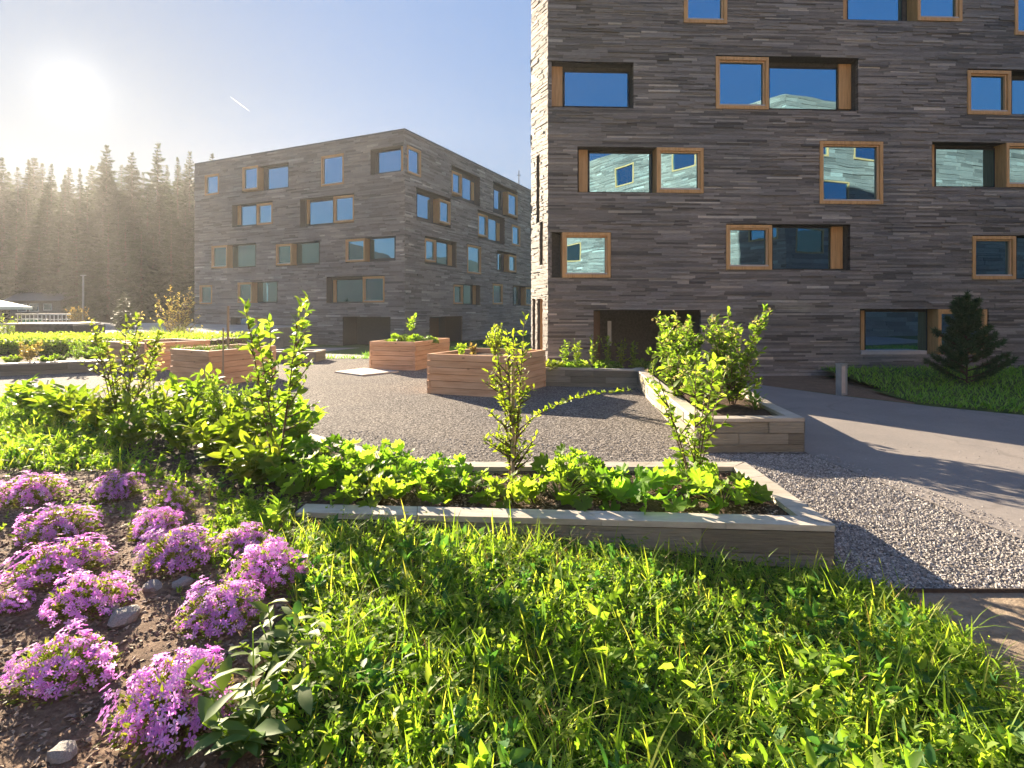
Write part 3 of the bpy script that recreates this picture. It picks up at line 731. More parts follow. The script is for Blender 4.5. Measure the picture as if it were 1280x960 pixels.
# ------------------------------------------------------------------ stone planters
def stone_planter(path_pts, h, th, label, name='stone_planter', closed=False, soil=None, z0=-.05, group=None, rows=2, cop=.045, slen=1.1):
    """a low wall of long stone blocks along the outer line path_pts, thickness th to the left of travel"""
    pts = [np.array(p, float) for p in path_pts]; root = empty(name, (*pts[0], 0), label, 'planter', group)
    n = len(pts); segs = n if closed else n-1
    # inner offset points by mitre
    inner = []
    for i in range(n):
        ds = []
        if closed or i > 0: d = pts[i]-pts[(i-1) % n]; ds.append(d/np.linalg.norm(d))
        if closed or i < n-1: d = pts[(i+1) % n]-pts[i]; ds.append(d/np.linalg.norm(d))
        ns = [np.array([-d[1], d[0]]) for d in ds]; m = sum(ns); m = m/np.linalg.norm(m); inner.append(pts[i] + m*th/max(.35, m@ns[0]))
    for i in range(segs):
        a, b_, ia, ib = pts[i], pts[(i+1) % n], inner[i], inner[(i+1) % n]
        ln = np.linalg.norm(b_-a); w = MB(); c = MB(); zz = z0
        hh = (h-cop-z0)/rows
        def blk(mb, s0, s1, za, zb, out):
            d = (b_-a)/ln; nn = np.array([d[1], -d[0]])
            P = []
            for (s, base, inr) in ((s0, a, ia), (s1, a, ia)):
                P.append((a + (b_-a)*s + nn*out, ia + (ib-ia)*s))
            v = [(*P[0][0], za), (*P[1][0], za), (*P[1][1], za), (*P[0][1], za), (*P[0][0], zb), (*P[1][0], zb), (*P[1][1], zb), (*P[0][1], zb)]
            mb.add(v, [(0,3,2,1),(4,5,6,7),(0,1,5,4),(1,2,6,5),(2,3,7,6),(3,0,4,7)])
        for r_ in range(rows):
            s = 0.0
            while s < 1:
                e = s + slen*rng.uniform(.6, 1.4)/ln
                if 1-e < .25*slen/ln: e = 1
                blk(w, s, min(e, 1)-.007/ln, z0+hh*r_, z0+hh*(r_+1)-.009, rng.uniform(-.012, .012)); s = e
        s = 0.0
        while s < 1:
            e = s + slen*rng.uniform(.9, 1.5)/ln
            if 1-e < .3*slen/ln: e = 1
            blk(c, s, min(e, 1)-.006/ln, h-cop, h+rng.uniform(-.001, .001), .012); s = e
        link('wall', w, M['quartz'], root, True); link('coping', c, M['coping'], root, True)
    if soil:
        b = gridsheet(soil[0], soil[2] if len(soil) > 2 else .12, lambda x, y: soil[1] + .018*np.sin(x*9)*np.sin(y*8+1) + .012*np.sin(x*23+y*4)); link('soil', b, M['soil'], root, True)
    return root, inner
PF = [(-1.92, 4.93), (2.69, 4.62), (2.73, 6.52), (-1.10, 6.52), (-3.25, 8.27), (-6.45, 10.95)]
stone_planter(PF, .39, .2, 'long low stone planter in the foreground full of rounded leafy plants', rows=2, cop=.05,
              soil=([(-1.7, 5.05), (2.58, 4.75), (2.6, 6.4), (-1.15, 6.4), (-1.6, 6.6)], .325, .06))
P2 = [(3.42, 15.1), (2.80, 8.42), (4.46, 8.46), (4.56, 9.62), (5.4, 15.0)]
stone_planter(P2, .52, .2, 'stone planter on the right beside the asphalt path, holding the blossoming bush', rows=3, cop=.05, slen=.8,
              soil=([(3.6, 15.0), (3.0, 8.6), (4.3, 8.6), (4.4, 9.6), (5.3, 15.0)], .44, .1))
P3 = [(0.2, 15.75), (3.42, 15.12), (3.9, 15.9)]
stone_planter(P3, .52, .2, 'stone planter against the right building in front of its porch', rows=3, cop=.05, slen=1.2,
              soil=([(.4, 15.85), (3.4, 15.3), (3.7, 16.4), (.5, 16.9)], .46, .1))
P4 = [(-24, 16.2), (-16.5, 17.9), (-11.8, 20.2)]
stone_planter(P4, .40, .25, 'long stone planter wall at the far left in front of the clipped hedge', rows=2, cop=.06, slen=1.4,
              soil=([(-24, 16.4), (-16.5, 18.1), (-11.8, 20.4), (-12.5, 22.4), (-24, 22.4)], .33, .3))
P5 = [(-10.6, 22.6), (-8.0, 22.6), (-8.0, 23.8), (-10.6, 23.8)]
stone_planter(P5, .42, .25, 'short dark stone planter behind the left timber raised bed', rows=2, cop=.06, closed=True, soil=([(-10.4, 22.8), (-8.2, 22.8), (-8.2, 23.6), (-10.4, 23.6)], .33, .2))

def bedz(x, y):
    if inpoly(np.array([x]), np.array([y]), [(-1.7, 4.9), (2.6, 4.65), (2.65, 6.5), (-1.1, 6.5)])[0]: return .325
    if inpoly(np.array([x]), np.array([y]), P2)[0]: return .44
    return float(mound(x, y)) + .02

# ------------------------------------------------------------------ plants
def merge(parts):
    b = MB()
    for V, F in parts: b.arrays(V, F)
    return b
def stem_mesh(paths, r0, r1, n=5):
    b = MB()
    for p in paths: b.tube(p, np.linspace(r0, r1, len(p)), n, False)
    return b
def curve_path(base, d, ln, bend, k=6):
    """a stem from base in direction d, bending by vector bend towards its end"""
    t = np.linspace(0, 1, k)[:, None]; d = np.asarray(d, float)/np.linalg.norm(d)
    return np.asarray(base) + d*ln*t + np.asarray(bend)*ln*t*t

def mantle_mesh(w, h, n):
    """a mound of rounded lobed leaves on thin stalks"""
    a = rng.uniform(0, 2*math.pi, n); rr = np.sqrt(rng.uniform(0.02, 1, n)); x = w/2*rr*np.cos(a); y = w/2*rr*np.sin(a)
    z = h*(1-rr**2*.75)*rng.uniform(.55, 1.05, n)
    pos = np.stack([x, y, z], 1); out = np.stack([np.cos(a), np.sin(a), np.full(n, -.15)], 1)
    up = norm(np.stack([x/w*1.2, y/w*1.2, np.full(n, 1.0)], 1) + rng.normal(0, .5, (n, 3)))
    D = norm(out + rng.normal(0, .5, (n, 3)))
    leaves = place(*LOBED, pos, D, up, rng.uniform(.14, .25, n)*w/.72)
    st = [np.array([[x[i]*.15, y[i]*.15, 0], [x[i]*.6, y[i]*.6, z[i]*.75], [x[i], y[i], z[i]]]) for i in range(n)]
    return merge([leaves]), stem_mesh(st, .005, .003, 4)
def hosta_mesh(w, h, n):
    """upright clump of broad pointed leaves"""
    a = rng.uniform(0, 2*math.pi, n); r0 = rng.uniform(0, .45, n)*w/2
    pos = np.stack([r0*np.cos(a), r0*np.sin(a), rng.uniform(.05, .62, n)*h], 1)
    el = rng.uniform(.2, 1.2, n); D = np.stack([np.cos(a)*np.cos(el), np.sin(a)*np.cos(el), np.sin(el)], 1)
    up = norm(np.stack([-np.cos(a)*np.sin(el), -np.sin(a)*np.sin(el), np.cos(el)], 1) + rng.normal(0, .25, (n, 3)))
    s = rng.uniform(.22, .4, n)*h*.85
    leaves = place(*LEAF, pos, D, up, s, rng.uniform(.8, 1.15, n))
    st = [np.array([[pos[i, 0]*.3, pos[i, 1]*.3, 0], pos[i]]) for i in range(0, n, 2)]
    return merge([leaves]), stem_mesh(st, .006, .004, 4)
def shrub_mesh(h, w, nst, leaf, nleaf, t0=.25, spread=.35, side=0, sidelen=.3, T=LEAF, wl=1.0, droop=.0, blossom=0):
    """several stems with leaves along them; side shoots carry leaves too"""
    paths, LP, LD, LN, LS = [], [], [], [], []
    BP = []
    for i in range(nst):
        a = 2*math.pi*i/nst + rng.uniform(-.5, .5); tilt = rng.uniform(.2, 1)*spread
        ln = h*rng.uniform(.75, 1.03)
        d = np.array([math.cos(a)*tilt, math.sin(a)*tilt, 1.0])
        base = np.array([math.cos(a), math.sin(a), 0])*.04*w
        p = curve_path(base, d, ln, np.array([math.cos(a), math.sin(a), .15])*rng.uniform(-.02, .12), 7); paths.append(p)
        allp = [(p, t0)]
        for k in range(side):
            t = rng.uniform(t0*.8, .92); q = np.array([np.interp(t*6, range(7), p[:, c]) for c in range(3)])
            b = a + rng.normal(0, 1.4); e = rng.uniform(.3, 1.0)
            dd = np.array([math.cos(b)*math.cos(e), math.sin(b)*math.cos(e), math.sin(e)])
            sp = curve_path(q, dd, sidelen*rng.uniform(.5, 1.1)*(1.15-t), (0, 0, .1), 5); paths.append(sp); allp.append((sp, .1))
        for (pp, tt) in allp:
            m = max(3, int(nleaf*np.linalg.norm(pp[-1]-pp[0])/h))
            for t in np.linspace(tt, 1, m):
                t = min(1, t+rng.uniform(-.02, .02)); kk = len(pp)-1
                q = np.array([np.interp(t*kk, range(kk+1), pp[:, c]) for c in range(3)])
                b = rng.uniform(0, 2*math.pi); e = rng.uniform(-.1, .9) + (.5 if t > .93 else 0) - droop
                LP.append(q); LD.append((math.cos(b)*math.cos(e), math.sin(b)*math.cos(e), math.sin(e)))
                LN.append((rng.normal(0, .8), rng.normal(0, .8), 1)); LS.append(leaf*rng.uniform(.55, 1.2))
            if blossom and rng.random() < blossom: BP.append(pp[-1])
    V = place(*T, np.array(LP), np.array(LD), norm(np.array(LN)), np.array(LS), wl)
    bl = None
    if BP:
        BP = np.array(BP); k = 9; bp = np.repeat(BP, k, 0) + rng.normal(0, .035, (len(BP)*k, 3))
        bl = merge([place(*FLOWER, bp, rand_dirs(len(bp), -.3, .3), norm(rand_dirs(len(bp), .2, 1)), rng.uniform(.016, .026, len(bp)))])
    return merge([V]), stem_mesh(paths, .011*h/1.6, .003, 5), bl

def plant(name, loc, label, cat, group, leaves, stems, lm, sm=None, bl=None, rz=None, sc=1.0, lname='foliage'):
    r = empty(name, tuple(loc), label, cat, group, rng.uniform(0, 6.28) if rz is None else rz, sc)
    link(lname, leaves, lm, r); link('stem', stems, sm or M['twig'], r)
    if bl: link('blossom', bl, M['blossom'], r)
    return r

# rounded leafy mounds of the front planter
protoM = [mantle_mesh(.72, .36, 30), mantle_mesh(.72, .42, 36), mantle_mesh(.72, .30, 26)]
protoM = [(a.mesh('foliage'), b.mesh('stem')) for a, b in protoM]
G_M = 'rounded leafy mounds in the front planter'
MANT = [(455, 634, 80, 'leafy mound near the left end of the front planter wall'), (525, 630, 72, 'lobed leafy mound leaning on the front wall, second from the left end'),
        (588, 624, 80, 'leafy mound with a few bare yellow stalks, left of the feathery shrub'), (637, 636, 66, 'small leafy mound at the foot of the feathery upright shrub'),
        (706, 636, 100, 'large pale leafy mound just right of the feathery shrub'), (802, 638, 108, 'broad leafy mound in the middle of the right half of the front planter'),
        (912, 642, 96, 'rounded leafy mound at the right end of the front planter'), (556, 602, 66, 'leafy mound at the back of the planter, behind the yellow-stalked mound'),
        (498, 600, 64, 'leafy mound close behind the left wall mounds, half hidden'), (430, 604, 76, 'leafy mound where the planter opens to the left bed'),
        (716, 596, 62, 'taller leafy mound poking above the rear planter edge'), (760, 610, 56, 'small leafy mound between the two broad ones'),
        (858, 606, 70, 'leafy mound under the tall sapling at the right'), (372, 622, 92, 'wide leafy mound left of the front planter wall end'),
        (402, 580, 86, 'leafy mound beside the thin dark-stemmed sapling'), (478, 584, 60, 'low leafy mound along the pale rear edging')]
for i, (px, py, w, lab) in enumerate(MANT):
    z0 = .325; p = at(px, py, z0); p[2] = bedz(p[0], p[1]); s = w*1.03/FP*p[1]/.75; p[1] += .22*s if py > 615 else .0
    me = protoM[i % 3]
    r = empty('leafy_perennial', tuple(p), lab, 'plant', G_M, rng.uniform(0, 6.28), (s, s, s*rng.uniform(.85, 1.12)))
    link('foliage', me[0], M['leaf_mantle'], r); link('stem', me[1], M['leaf_reed'], r)

# pointed yellow-green clumps of the left bed
protoH = [tuple(x.mesh('foliage') for x in shrub_mesh(.42, .5, n, .125, 13, .15, .6, 1, .18, LEAF, 1.15)[:2]) for n in (11, 13, 10)]
G_H = 'yellow-green clumps in the left planting bed'
HOST = [(312, 612, 74, 'yellow-green pointed-leaf clump nearest the phlox on the right'), (282, 586, 74, 'bright pointed-leaf clump behind the nearest one'),
        (228, 562, 62, 'yellow-green clump at the middle of the left bed'), (258, 556, 64, 'pointed-leaf clump beside the conical feathery plant'),
        (342, 596, 62, 'clump of pointed leaves left of the dark-stemmed sapling'), (192, 546, 62, 'yellow-green clump right of the bushy left sapling'),
        (304, 560, 72, 'tall pointed-leaf clump behind the front clumps, near the edging'), (216, 528, 60, 'pointed-leaf clump at the back of the left bed'),
        (162, 562, 54, 'low yellow-green clump at the lawn edge of the bed'), (118, 545, 58, 'pointed-leaf clump below the bushy left sapling'),
        (80, 532, 62, 'bright leafy clump at the left end of the bed'), (246, 520, 56, 'small pointed-leaf clump next to the gravel'), (340, 556, 56, 'small pointed-leaf clump against the pale stone edging'),
        (370, 566, 60, 'leafy clump right of the dark-stemmed sapling by the edging'), (40, 520, 56, 'farthest left leafy clump by the gravel edge')]
for i, (px, py, w, lab) in enumerate(HOST):
    p = at(px, py, .33); p[2] = bedz(p[0], p[1]); s = w*1.12/FP*p[1]/.5
    me = protoH[i % 3]; r = empty('pointed_leaf_clump', tuple(p), lab, 'plant', G_H, rng.uniform(0, 6.28), (s, s, s*rng.uniform(.75, 1.0)))
    link('foliage', me[0], M['leaf_hosta'], r); link('stem', me[1], M['leaf_reed'], r)

# saplings and shrubs
def base(px, py, z=.33):
    p = at(px, py, z); p[2] = bedz(p[0], p[1]); return p
l, s, _ = shrub_mesh(1.95, .6, 6, .125, 54, .38, .17, 6, .5, LEAF, 1.1)
plant('sapling', base(346, 594), 'thin dark-stemmed sapling with leaves mostly at its top, left of centre', 'sapling', None, l, s, M['leaf_shrub'], M['twig'], rz=.4)
l, s, bl = shrub_mesh(1.75, 1.1, 8, .105, 46, .15, .38, 7, .5, LEAF, 1.1, blossom=.3)
plant('sapling', base(152, 540), 'bushy sapling with pale blossom on the left of the bed', 'sapling', None, l, s, M['leaf_shrub'], M['twig'], bl, rz=1.0)
l, s, bl = shrub_mesh(1.5, .5, 4, .10, 40, .1, .2, 6, .4, LEAF, 1.1, blossom=.3)
plant('sapling', base(188, 512), 'narrow leafy sapling just right of the bushy left one', 'sapling', None, l, s, M['leaf_shrub'], M['twig'], bl)
l, s, _ = shrub_mesh(.95, .7, 10, .07, 60, .05, .42, 9, .4, SMALL, .8)
plant('feathery_perennial', base(286, 556), 'conical feathery dark green plant in the left bed', 'plant', None, l, s, M['leaf_shrub'], M['leaf_reed'])
l, s, _ = shrub_mesh(1.9, .4, 5, .08, 85, .03, .11, 11, .4, SMALL, .7)
plant('feathery_shrub', base(640, 600), 'upright feathery yellow-green shrub tied to a stake in the front planter', 'shrub', None, l, s, M['leaf_feather'], M['twig'])
# its long arching side shoot leans right
sp = curve_path((0, 0, .55), (.75, -.1, .75), 1.25, (.25, 0, -.35), 8)
sp2 = curve_path((0, 0, .5), (-.3, 0, .9), .75, (-.12, 0, -.1), 8)
mm = []
for q_ in (sp, sp2):
    t = np.linspace(.1, 1, 90); P = np.stack([np.interp(t*7, range(8), q_[:, c]) for c in range(3)], 1)
    mm.append(place(*SMALL, P, rand_dirs(90, -.1, .9), norm(rand_dirs(90, .3, 1)), rng.uniform(.05, .09, 90), .75))
plant('feathery_shrub', base(648, 601), 'arching feathery shoots spreading sideways from the foot of the staked shrub', 'shrub', None, merge(mm), stem_mesh([sp, sp2], .008, .003), M['leaf_feather'], M['twig'], rz=0.0)
l, s, bl = shrub_mesh(1.5, .9, 6, .115, 34, .2, .42, 4, .5, LEAF, 1.1)
plant('sapling', base(868, 604), 'open sapling with spaced leaves at the right of the front planter', 'sapling', None, l, s, M['leaf_shrub'], M['twig'], bl, rz=.2)
for (px, py, h, lab) in ((915, 505, 1.75, 'tall blossoming bush in the right planter, the fuller right-hand one'), (848, 500, 1.65, 'blossoming bush in the right planter, the left one before the porch')):
    l, s, bl = shrub_mesh(h, 1.3, 11, .12, 62, .06, .36, 9, .55, LEAF, 1.1, blossom=.4)
    plant('blossoming_bush', at(px, py, .44), lab, 'bush', 'bushes in the right planter', l, s, M['leaf_shrub'], M['twig'], bl)
l, s, bl = shrub_mesh(1.1, 1.2, 9, .11, 40, .05, .6, 6, .5, LEAF, 1.1, blossom=.4)
plant('blossoming_bush', at(880, 512, .44), 'low front bush filling the gap between the two tall bushes', 'bush', 'bushes in the right planter', l, s, M['leaf_shrub'], M['twig'], bl)
for (px, py, w, lab) in ((945, 512, 60, 'low pale-leaved plant at the path corner of the right planter'), (925, 500, 50, 'low leafy plant under the bush beside the path')):
    p = at(px, py, .44); a, b_ = hosta_mesh(.6, .42, 50); plant('low_perennial', p, lab, 'plant', None, a, b_, M['leaf_mantle'], M['leaf_reed'])

# slender perennials before the porch
labs = ['slender upright plant at the building corner', 'slender plant second from the building corner', 'slender plant before the brown porch door', 'slender tall plant in the porch opening', 'slender plant right of the tall porch one', 'slender plant beside the blossoming bush']
for (px, top, lab) in zip((706, 722, 742, 760, 777, 792), (425, 424, 421, 415, 426, 424), labs):
    p = dep(px, 0, 16.1); p[2] = .46; hh = CH-(top-HY)/FP*16.1-.46
    l, s, _ = shrub_mesh(hh, .3, 4, .11, 34, .15, .14, 2, .2, LEAF, .8); plant('slender_perennial', p, lab, 'plant', 'slender plants before the porch', l, s, M['leaf_shrub'], M['leaf_reed'])
a, b_ = mantle_mesh(.6, .22, 60); a, b_ = a.mesh('foliage'), b_.mesh('stem')
for px, lab in ((690, 'low dark leafy patch at the building corner'), (720, 'low leafy patch under the slender plants'), (760, 'low leafy patch before the porch floor'), (805, 'low leafy patch beside the planter corner')):
    p = dep(px, 0, 15.9); p[2] = .46; r = empty('low_groundcover_plant', tuple(p), lab, 'plant', 'low plants before the porch', rng.uniform(0, 6), 1.0); link('foliage', a, M['leaf_shrub'], r); link('stem', b_, M['leaf_reed'], r)

# plants inside the timber beds
l, s, _ = shrub_mesh(.9, .6, 7, .085, 60, .08, .3, 6, .35, SMALL, 1.0)
plant('potted_bush', (cA[0]+.15, cA[1]-.1, .9), 'leafy yellow-green bush growing in the nearest timber bed', 'bush', None, l, s, M['leaf_feather'])
for (dx, dy, hh, lab) in ((-.75, -.1, .35, 'small sprout at the left corner of the nearest timber bed'), (-.45, .35, .3, 'reddish sprout at the back of the nearest timber bed'), (.55, .2, .45, 'small leafy sprout at the right of the nearest timber bed')):
    l, s, _ = shrub_mesh(hh, .3, 4, .09, 26, .1, .4, 2, .2, LEAF, 1.0); plant('sprout', (cA[0]+dx, cA[1]+dy, .9), lab, 'plant', None, l, s, M['leaf_red' if 'reddish' in lab else 'leaf_feather'])
p = dep(510, 0, cB[1]); l, s, _ = shrub_mesh(1.05, .4, 3, .14, 26, .55, .16, 3, .3, LEAF, 1.2)
plant('sapling', (cB[0], cB[1], .88), 'small sapling standing in the timber bed by the pale slab', 'sapling', None, l, s, M['leaf_feather'])
for dx, dy, w, lab in ((-.2, -.3, 1.0, 'spreading low plant under the small sapling'), (.5, -.1, .8, 'low leafy tuft right of the small sapling')):
    a, b_ = mantle_mesh(w, .3, 60); plant('low_perennial', (cB[0]+dx, cB[1]+dy, .86), lab, 'plant', None, a, b_, M['leaf_hosta'], M['leaf_reed'])
def tuft_mesh(w, h, n, bw=.012, c=.7):
    a = rng.uniform(0, 2*math.pi, n); r0 = rng.uniform(0, .5, n)*w/2; pos = np.stack([r0*np.cos(a), r0*np.sin(a), np.zeros(n)], 1)
    el = rng.uniform(.5, 1.45, n); D = np.stack([np.cos(a)*np.cos(el), np.sin(a)*np.cos(el), np.sin(el)], 1)
    up = np.stack([-np.cos(a)*np.sin(el), -np.sin(a)*np.sin(el), np.cos(el)], 1)
    s = h*rng.uniform(.6, 1.15, n); parts = []
    T, F = blade_T(c); return merge([place(T, F, pos, D, up, s, bw/s)])
herb = tuft_mesh(.6, .32, 160, .02, .5).mesh('herb_tuft')
for px, lab in ((223, 'herb tuft at the left corner of the left timber bed'), (240, 'second herb tuft along the left timber bed rim'), (256, 'herb tuft above the near corner joint of the left timber bed'), (276, 'herb tuft beside the thin pole in the left timber bed'), (300, 'herb tuft behind the sapling leaves in the left timber bed')):
    p = dep(px, 0, 16.6 if px < 262 else 17.0); o = tag(link('herb_tuft', herb, M['leaf_sage']), lab, 'plant', 'herb tufts in the left timber bed'); o.location = (p[0], p[1], .86); o.rotation_euler = (0, 0, rng.uniform(0, 6))

# stakes and poles
def pole(name, p0, p1, r, m, label, cat, n=8):
    b = MB(); p0 = np.asarray(p0, float); b.tube([np.zeros(3), np.asarray(p1)-p0], [r, r*.92], n)
    b.tube([np.asarray(p1)-p0, np.asarray(p1)-p0+np.array([0, 0, r*.5])], [r*.92, r*.35], n)
    o = tag(link(name, b, m), label, cat); o.location = p0; return o
q = dep(285, 383, 17.3); pole('wooden_stake', (q[0], q[1], .5), q, .04, M['greywood'], 'pale wooden pole rising out of the left timber bed', 'stake')
q = dep(279, 410, 14.9); pole('wooden_stake', (q[0], q[1], 0), q, .022, M['greywood'], 'thin wooden stake stuck in the gravel before the left timber bed', 'stake')
q = dep(641, 446, 5.95); pole('wooden_stake', (q[0], q[1], .2), q, .022, M['greywood'], 'brown wooden stake holding the feathery shrub in the front planter', 'stake')
q = at(54, 497, .1); pole('marker_stick', q, q + np.array([.12, 0, .42]), .014, M['white'], 'short white stick leaning at the gravel edge on the far left', 'stick')

# phlox
def phlox_mesh(w, h, nf, nl):
    d = rand_dirs(nf, .2, 1); pos = d*np.array([w/2, w/2, h])*rng.uniform(.86, 1.04, (nf, 1))
    ph = rng.uniform(0, 6, 4); lump = 1 + .2*np.sin(d[:, 0:1]*5+ph[0])*np.cos(d[:, 1:2]*6+ph[1]) + .13*np.sin(np.arctan2(d[:, 1:2], d[:, 0:1])*3+ph[2]) + .08*np.sin(np.arctan2(d[:, 1:2], d[:, 0:1])*7+ph[3]); pos *= lump
    keep = rng.random(nf) < .35 + .85*(.5+.5*np.sin(d[:, 0]*9+ph[2])*np.cos(d[:, 1]*8+ph[3])) * (0.35+d[:, 2]); pos = pos[keep]; d = d[keep]; nf = len(d)
    fl = place(*FLOWER, pos, norm(np.cross(d + rng.normal(0, .4, (nf, 3)), [0.3, .2, 1])), norm(d + np.array([0, 0, .35]) + rng.normal(0, .3, (nf, 3))), rng.uniform(.015, .026, nf))
    d2 = rand_dirs(nl, 0, 1); p2 = d2*np.array([w/2, w/2, h*.93])*rng.uniform(.55, .97, (nl, 1))
    lv = place(*SMALL, p2, norm(d2 + rng.normal(0, .5, (nl, 3)) + np.array([0, 0, .3])), norm(rng.normal(0, 1, (nl, 3)) + [0, 0, .8]), rng.uniform(.03, .06, nl), .55)
    st = [np.array([[p[0]*.1, p[1]*.1, 0], p*.6, p]) for p in pos[::6]]
    return merge([fl]).mesh('flowers'), merge([lv]).mesh('foliage'), stem_mesh(st, .003, .002, 4).mesh('stem')
PX = [phlox_mesh(.5, .24, n, 1000) for n in (620, 700, 560, 660)] + [phlox_mesh(.5, .25, 160, 900)]
G_P = 'pink phlox cushions in the soil bed'
PHL = [(12, 645, 92, 'phlox cushion at the far left back of the bed'), (127, 634, 74, 'pink phlox cushion at the back of the bed, right of the farthest left'),
       (90, 664, 58, 'sparse phlox cushion with only few flowers'), (200, 648, 70, 'rear phlox cushion, right of the sparse one'),
       (38, 694, 112, 'phlox cushion at the left edge, second row'), (178, 684, 80, 'phlox cushion in the middle of the second row'),
       (42, 750, 122, 'wide phlox cushion at the left edge, above the small pale stones'), (196, 732, 114, 'phlox cushion behind the pale pebbles at the centre of the bed'),
       (288, 704, 84, 'rear right phlox cushion nearest the planter wall end'), (320, 744, 110, 'rightmost phlox cushion beside the grass'),
       (75, 795, 130, 'phlox cushion left of the large pale stone'), (254, 806, 124, 'dark-based phlox cushion right of the large pale stone'),
       (40, 890, 146, 'big phlox cushion at the lower left corner'), (182, 958, 186, 'largest phlox cushion at the bottom edge beside the broad-leaved plant'), (-6, 782, 60, 'phlox cushion cut off by the left picture edge')]
for i, (px, py, w, lab) in enumerate(PHL):
    p = at(px, py, .32); p[1] += .0; p[2] = float(mound(p[0], p[1]))+.02; s = w/FP*p[1]/.5*.86; p[1] += .2*s
    me = PX[4] if 'sparse' in lab else PX[i % 4]; r = empty('phlox_cushion', tuple(p), lab, 'flower', G_P, rng.uniform(0, 6.28), (s*rng.uniform(.9, 1.12), s*rng.uniform(.75, .95), s*rng.uniform(.8, 1.0)))
    link('flowers', me[0], M['petal'], r); link('foliage', me[1], M['leaf_phlox'], r); link('stem', me[2], M['leaf_reed'], r)

# broad grey-green plant at the bottom left
def broad_mesh(h, nst, leaf, nl):
    LP, LD, LN, LS, paths = [], [], [], [], []
    for i in range(nst):
        a = 2*math.pi*i/nst + rng.uniform(-.4, .4); t = rng.uniform(.25, .9); p = curve_path((0, 0, 0), (math.cos(a)*t, math.sin(a)*t, 1), h*rng.uniform(.7, 1.1), (math.cos(a)*.15, math.sin(a)*.15, -.05), 6); paths.append(p)
        for t in np.linspace(.1, 1, nl):
            q_ = np.array([np.interp(t*5, range(6), p[:, c]) for c in range(3)]); b = rng.uniform(0, 6.28); e = rng.uniform(-.2, .8)
            LP.append(q_); LD.append((math.cos(b)*math.cos(e), math.sin(b)*math.cos(e), math.sin(e))); LN.append((rng.normal(0, .3), rng.normal(0, .3), 1)); LS.append(leaf*rng.uniform(.6, 1.25))
    return merge([place(*LEAF, np.array(LP), np.array(LD), norm(np.array(LN)), np.array(LS), .95)]), stem_mesh(paths, .006, .003, 5)
for px, py, h, lf, lab in ((318, 920, .36, .135, 'broad grey-green leafed plant beside the largest phlox'), (300, 960, .26, .14, 'grey-green leafed plant at the bottom edge, left of the grass'),
                       (345, 840, .28, .13, 'grey-green leafed plant between the right phlox cushions and the grass'), (232, 905, .14, .11, 'dark broad leaves pressed against the largest phlox cushion')):
    p = at(px, py, .3); p[2] = float(mound(p[0], p[1]))+.015; a, b_ = broad_mesh(h, 7, lf, 8); plant('broad_leaved_plant', p, lab, 'plant', None, a, b_, M['leaf_sage'], M['leaf_reed'])

# rocks in the soil bed
def rock_mesh(n=2):
    import bmesh
    bm = bmesh.new(); bmesh.ops.create_icosphere(bm, subdivisions=n, radius=1)
    for v in bm.verts: v.co *= 1 + rng.uniform(-.16, .16)
    me = bpy.data.meshes.new('rock'); bm.to_mesh(me); bm.free(); return me
rocks = [rock_mesh(), rock_mesh()]
for i, (px, py, s, lab) in enumerate(((155, 785, .075, 'largest pale stone lying on the soil between phlox cushions'), (228, 738, .05, 'pale pebble by the central phlox cushion'), (190, 745, .055, 'grey stone in the middle of the soil bed'), (152, 757, .045, 'small stone above the largest pale one'),
                                  (140, 772, .04, 'small stone left of the largest pale one'), (88, 868, .045, 'brown stone near the lower left phlox'), (78, 955, .05, 'stone at the bottom edge of the soil bed'))):
    p = at(px, py, .32); o = tag(link('rock', rocks[i % 2], M['rock']), lab, 'stone', 'stones in the soil bed'); o.location = (p[0], p[1], float(mound(p[0], p[1]))+.02+s*.25); o.scale = (s*1.3, s, s*.7); o.rotation_euler = (0, 0, rng.uniform(0, 6))

# ------------------------------------------------------------------ ground cover
def scatter(poly, n):
    xs = [p[0] for p in poly]; ys = [p[1] for p in poly]; out = np.zeros((0, 2))
    while len(out) < n:
        q_ = np.stack([rng.uniform(min(xs), max(xs), n*2), rng.uniform(min(ys), max(ys), n*2)], 1); q_ = q_[inpoly(q_[:, 0], q_[:, 1], poly)]; out = np.concatenate([out, q_])
    return out[:n]
def patchy(q, f, seed):
    return .5 + .5*np.sin(q[:, 0]*f+seed)*np.cos(q[:, 1]*f*1.13+seed*2) * np.cos((q[:, 0]+q[:, 1])*f*.37+seed)
front = [tuple(at(px, py, .2)[:2]) for px, py in ((390, 668), (1040, 722), (1110, 745), (1190, 770), (1240, 860), (1500, 1100), (200, 1100), (345, 900), (350, 800), (405, 720))]
front2 = [(-1.95, 4.75), (2.66, 4.5), (2.9, 4.1), (2.92, 3.6), (2.82, 3.2), (2.8, 2.4), (3.0, 1.0), (-.6, 1.2), (-.95, 2.2), (-1.2, 3.2), (-1.6, 3.9)]
leftlawn = [(-13, 13.0), (-8.5, 11.6), (-6.9, 10.2), (-5.9, 8.2), (-4.2, 6.3), (-2.9, 5.6), (-1.95, 5.0), (-2.0, 4.6), (-2.6, 5.2), (-3.6, 5.9), (-5, 6.3), (-8, 6.2), (-13, 8)]
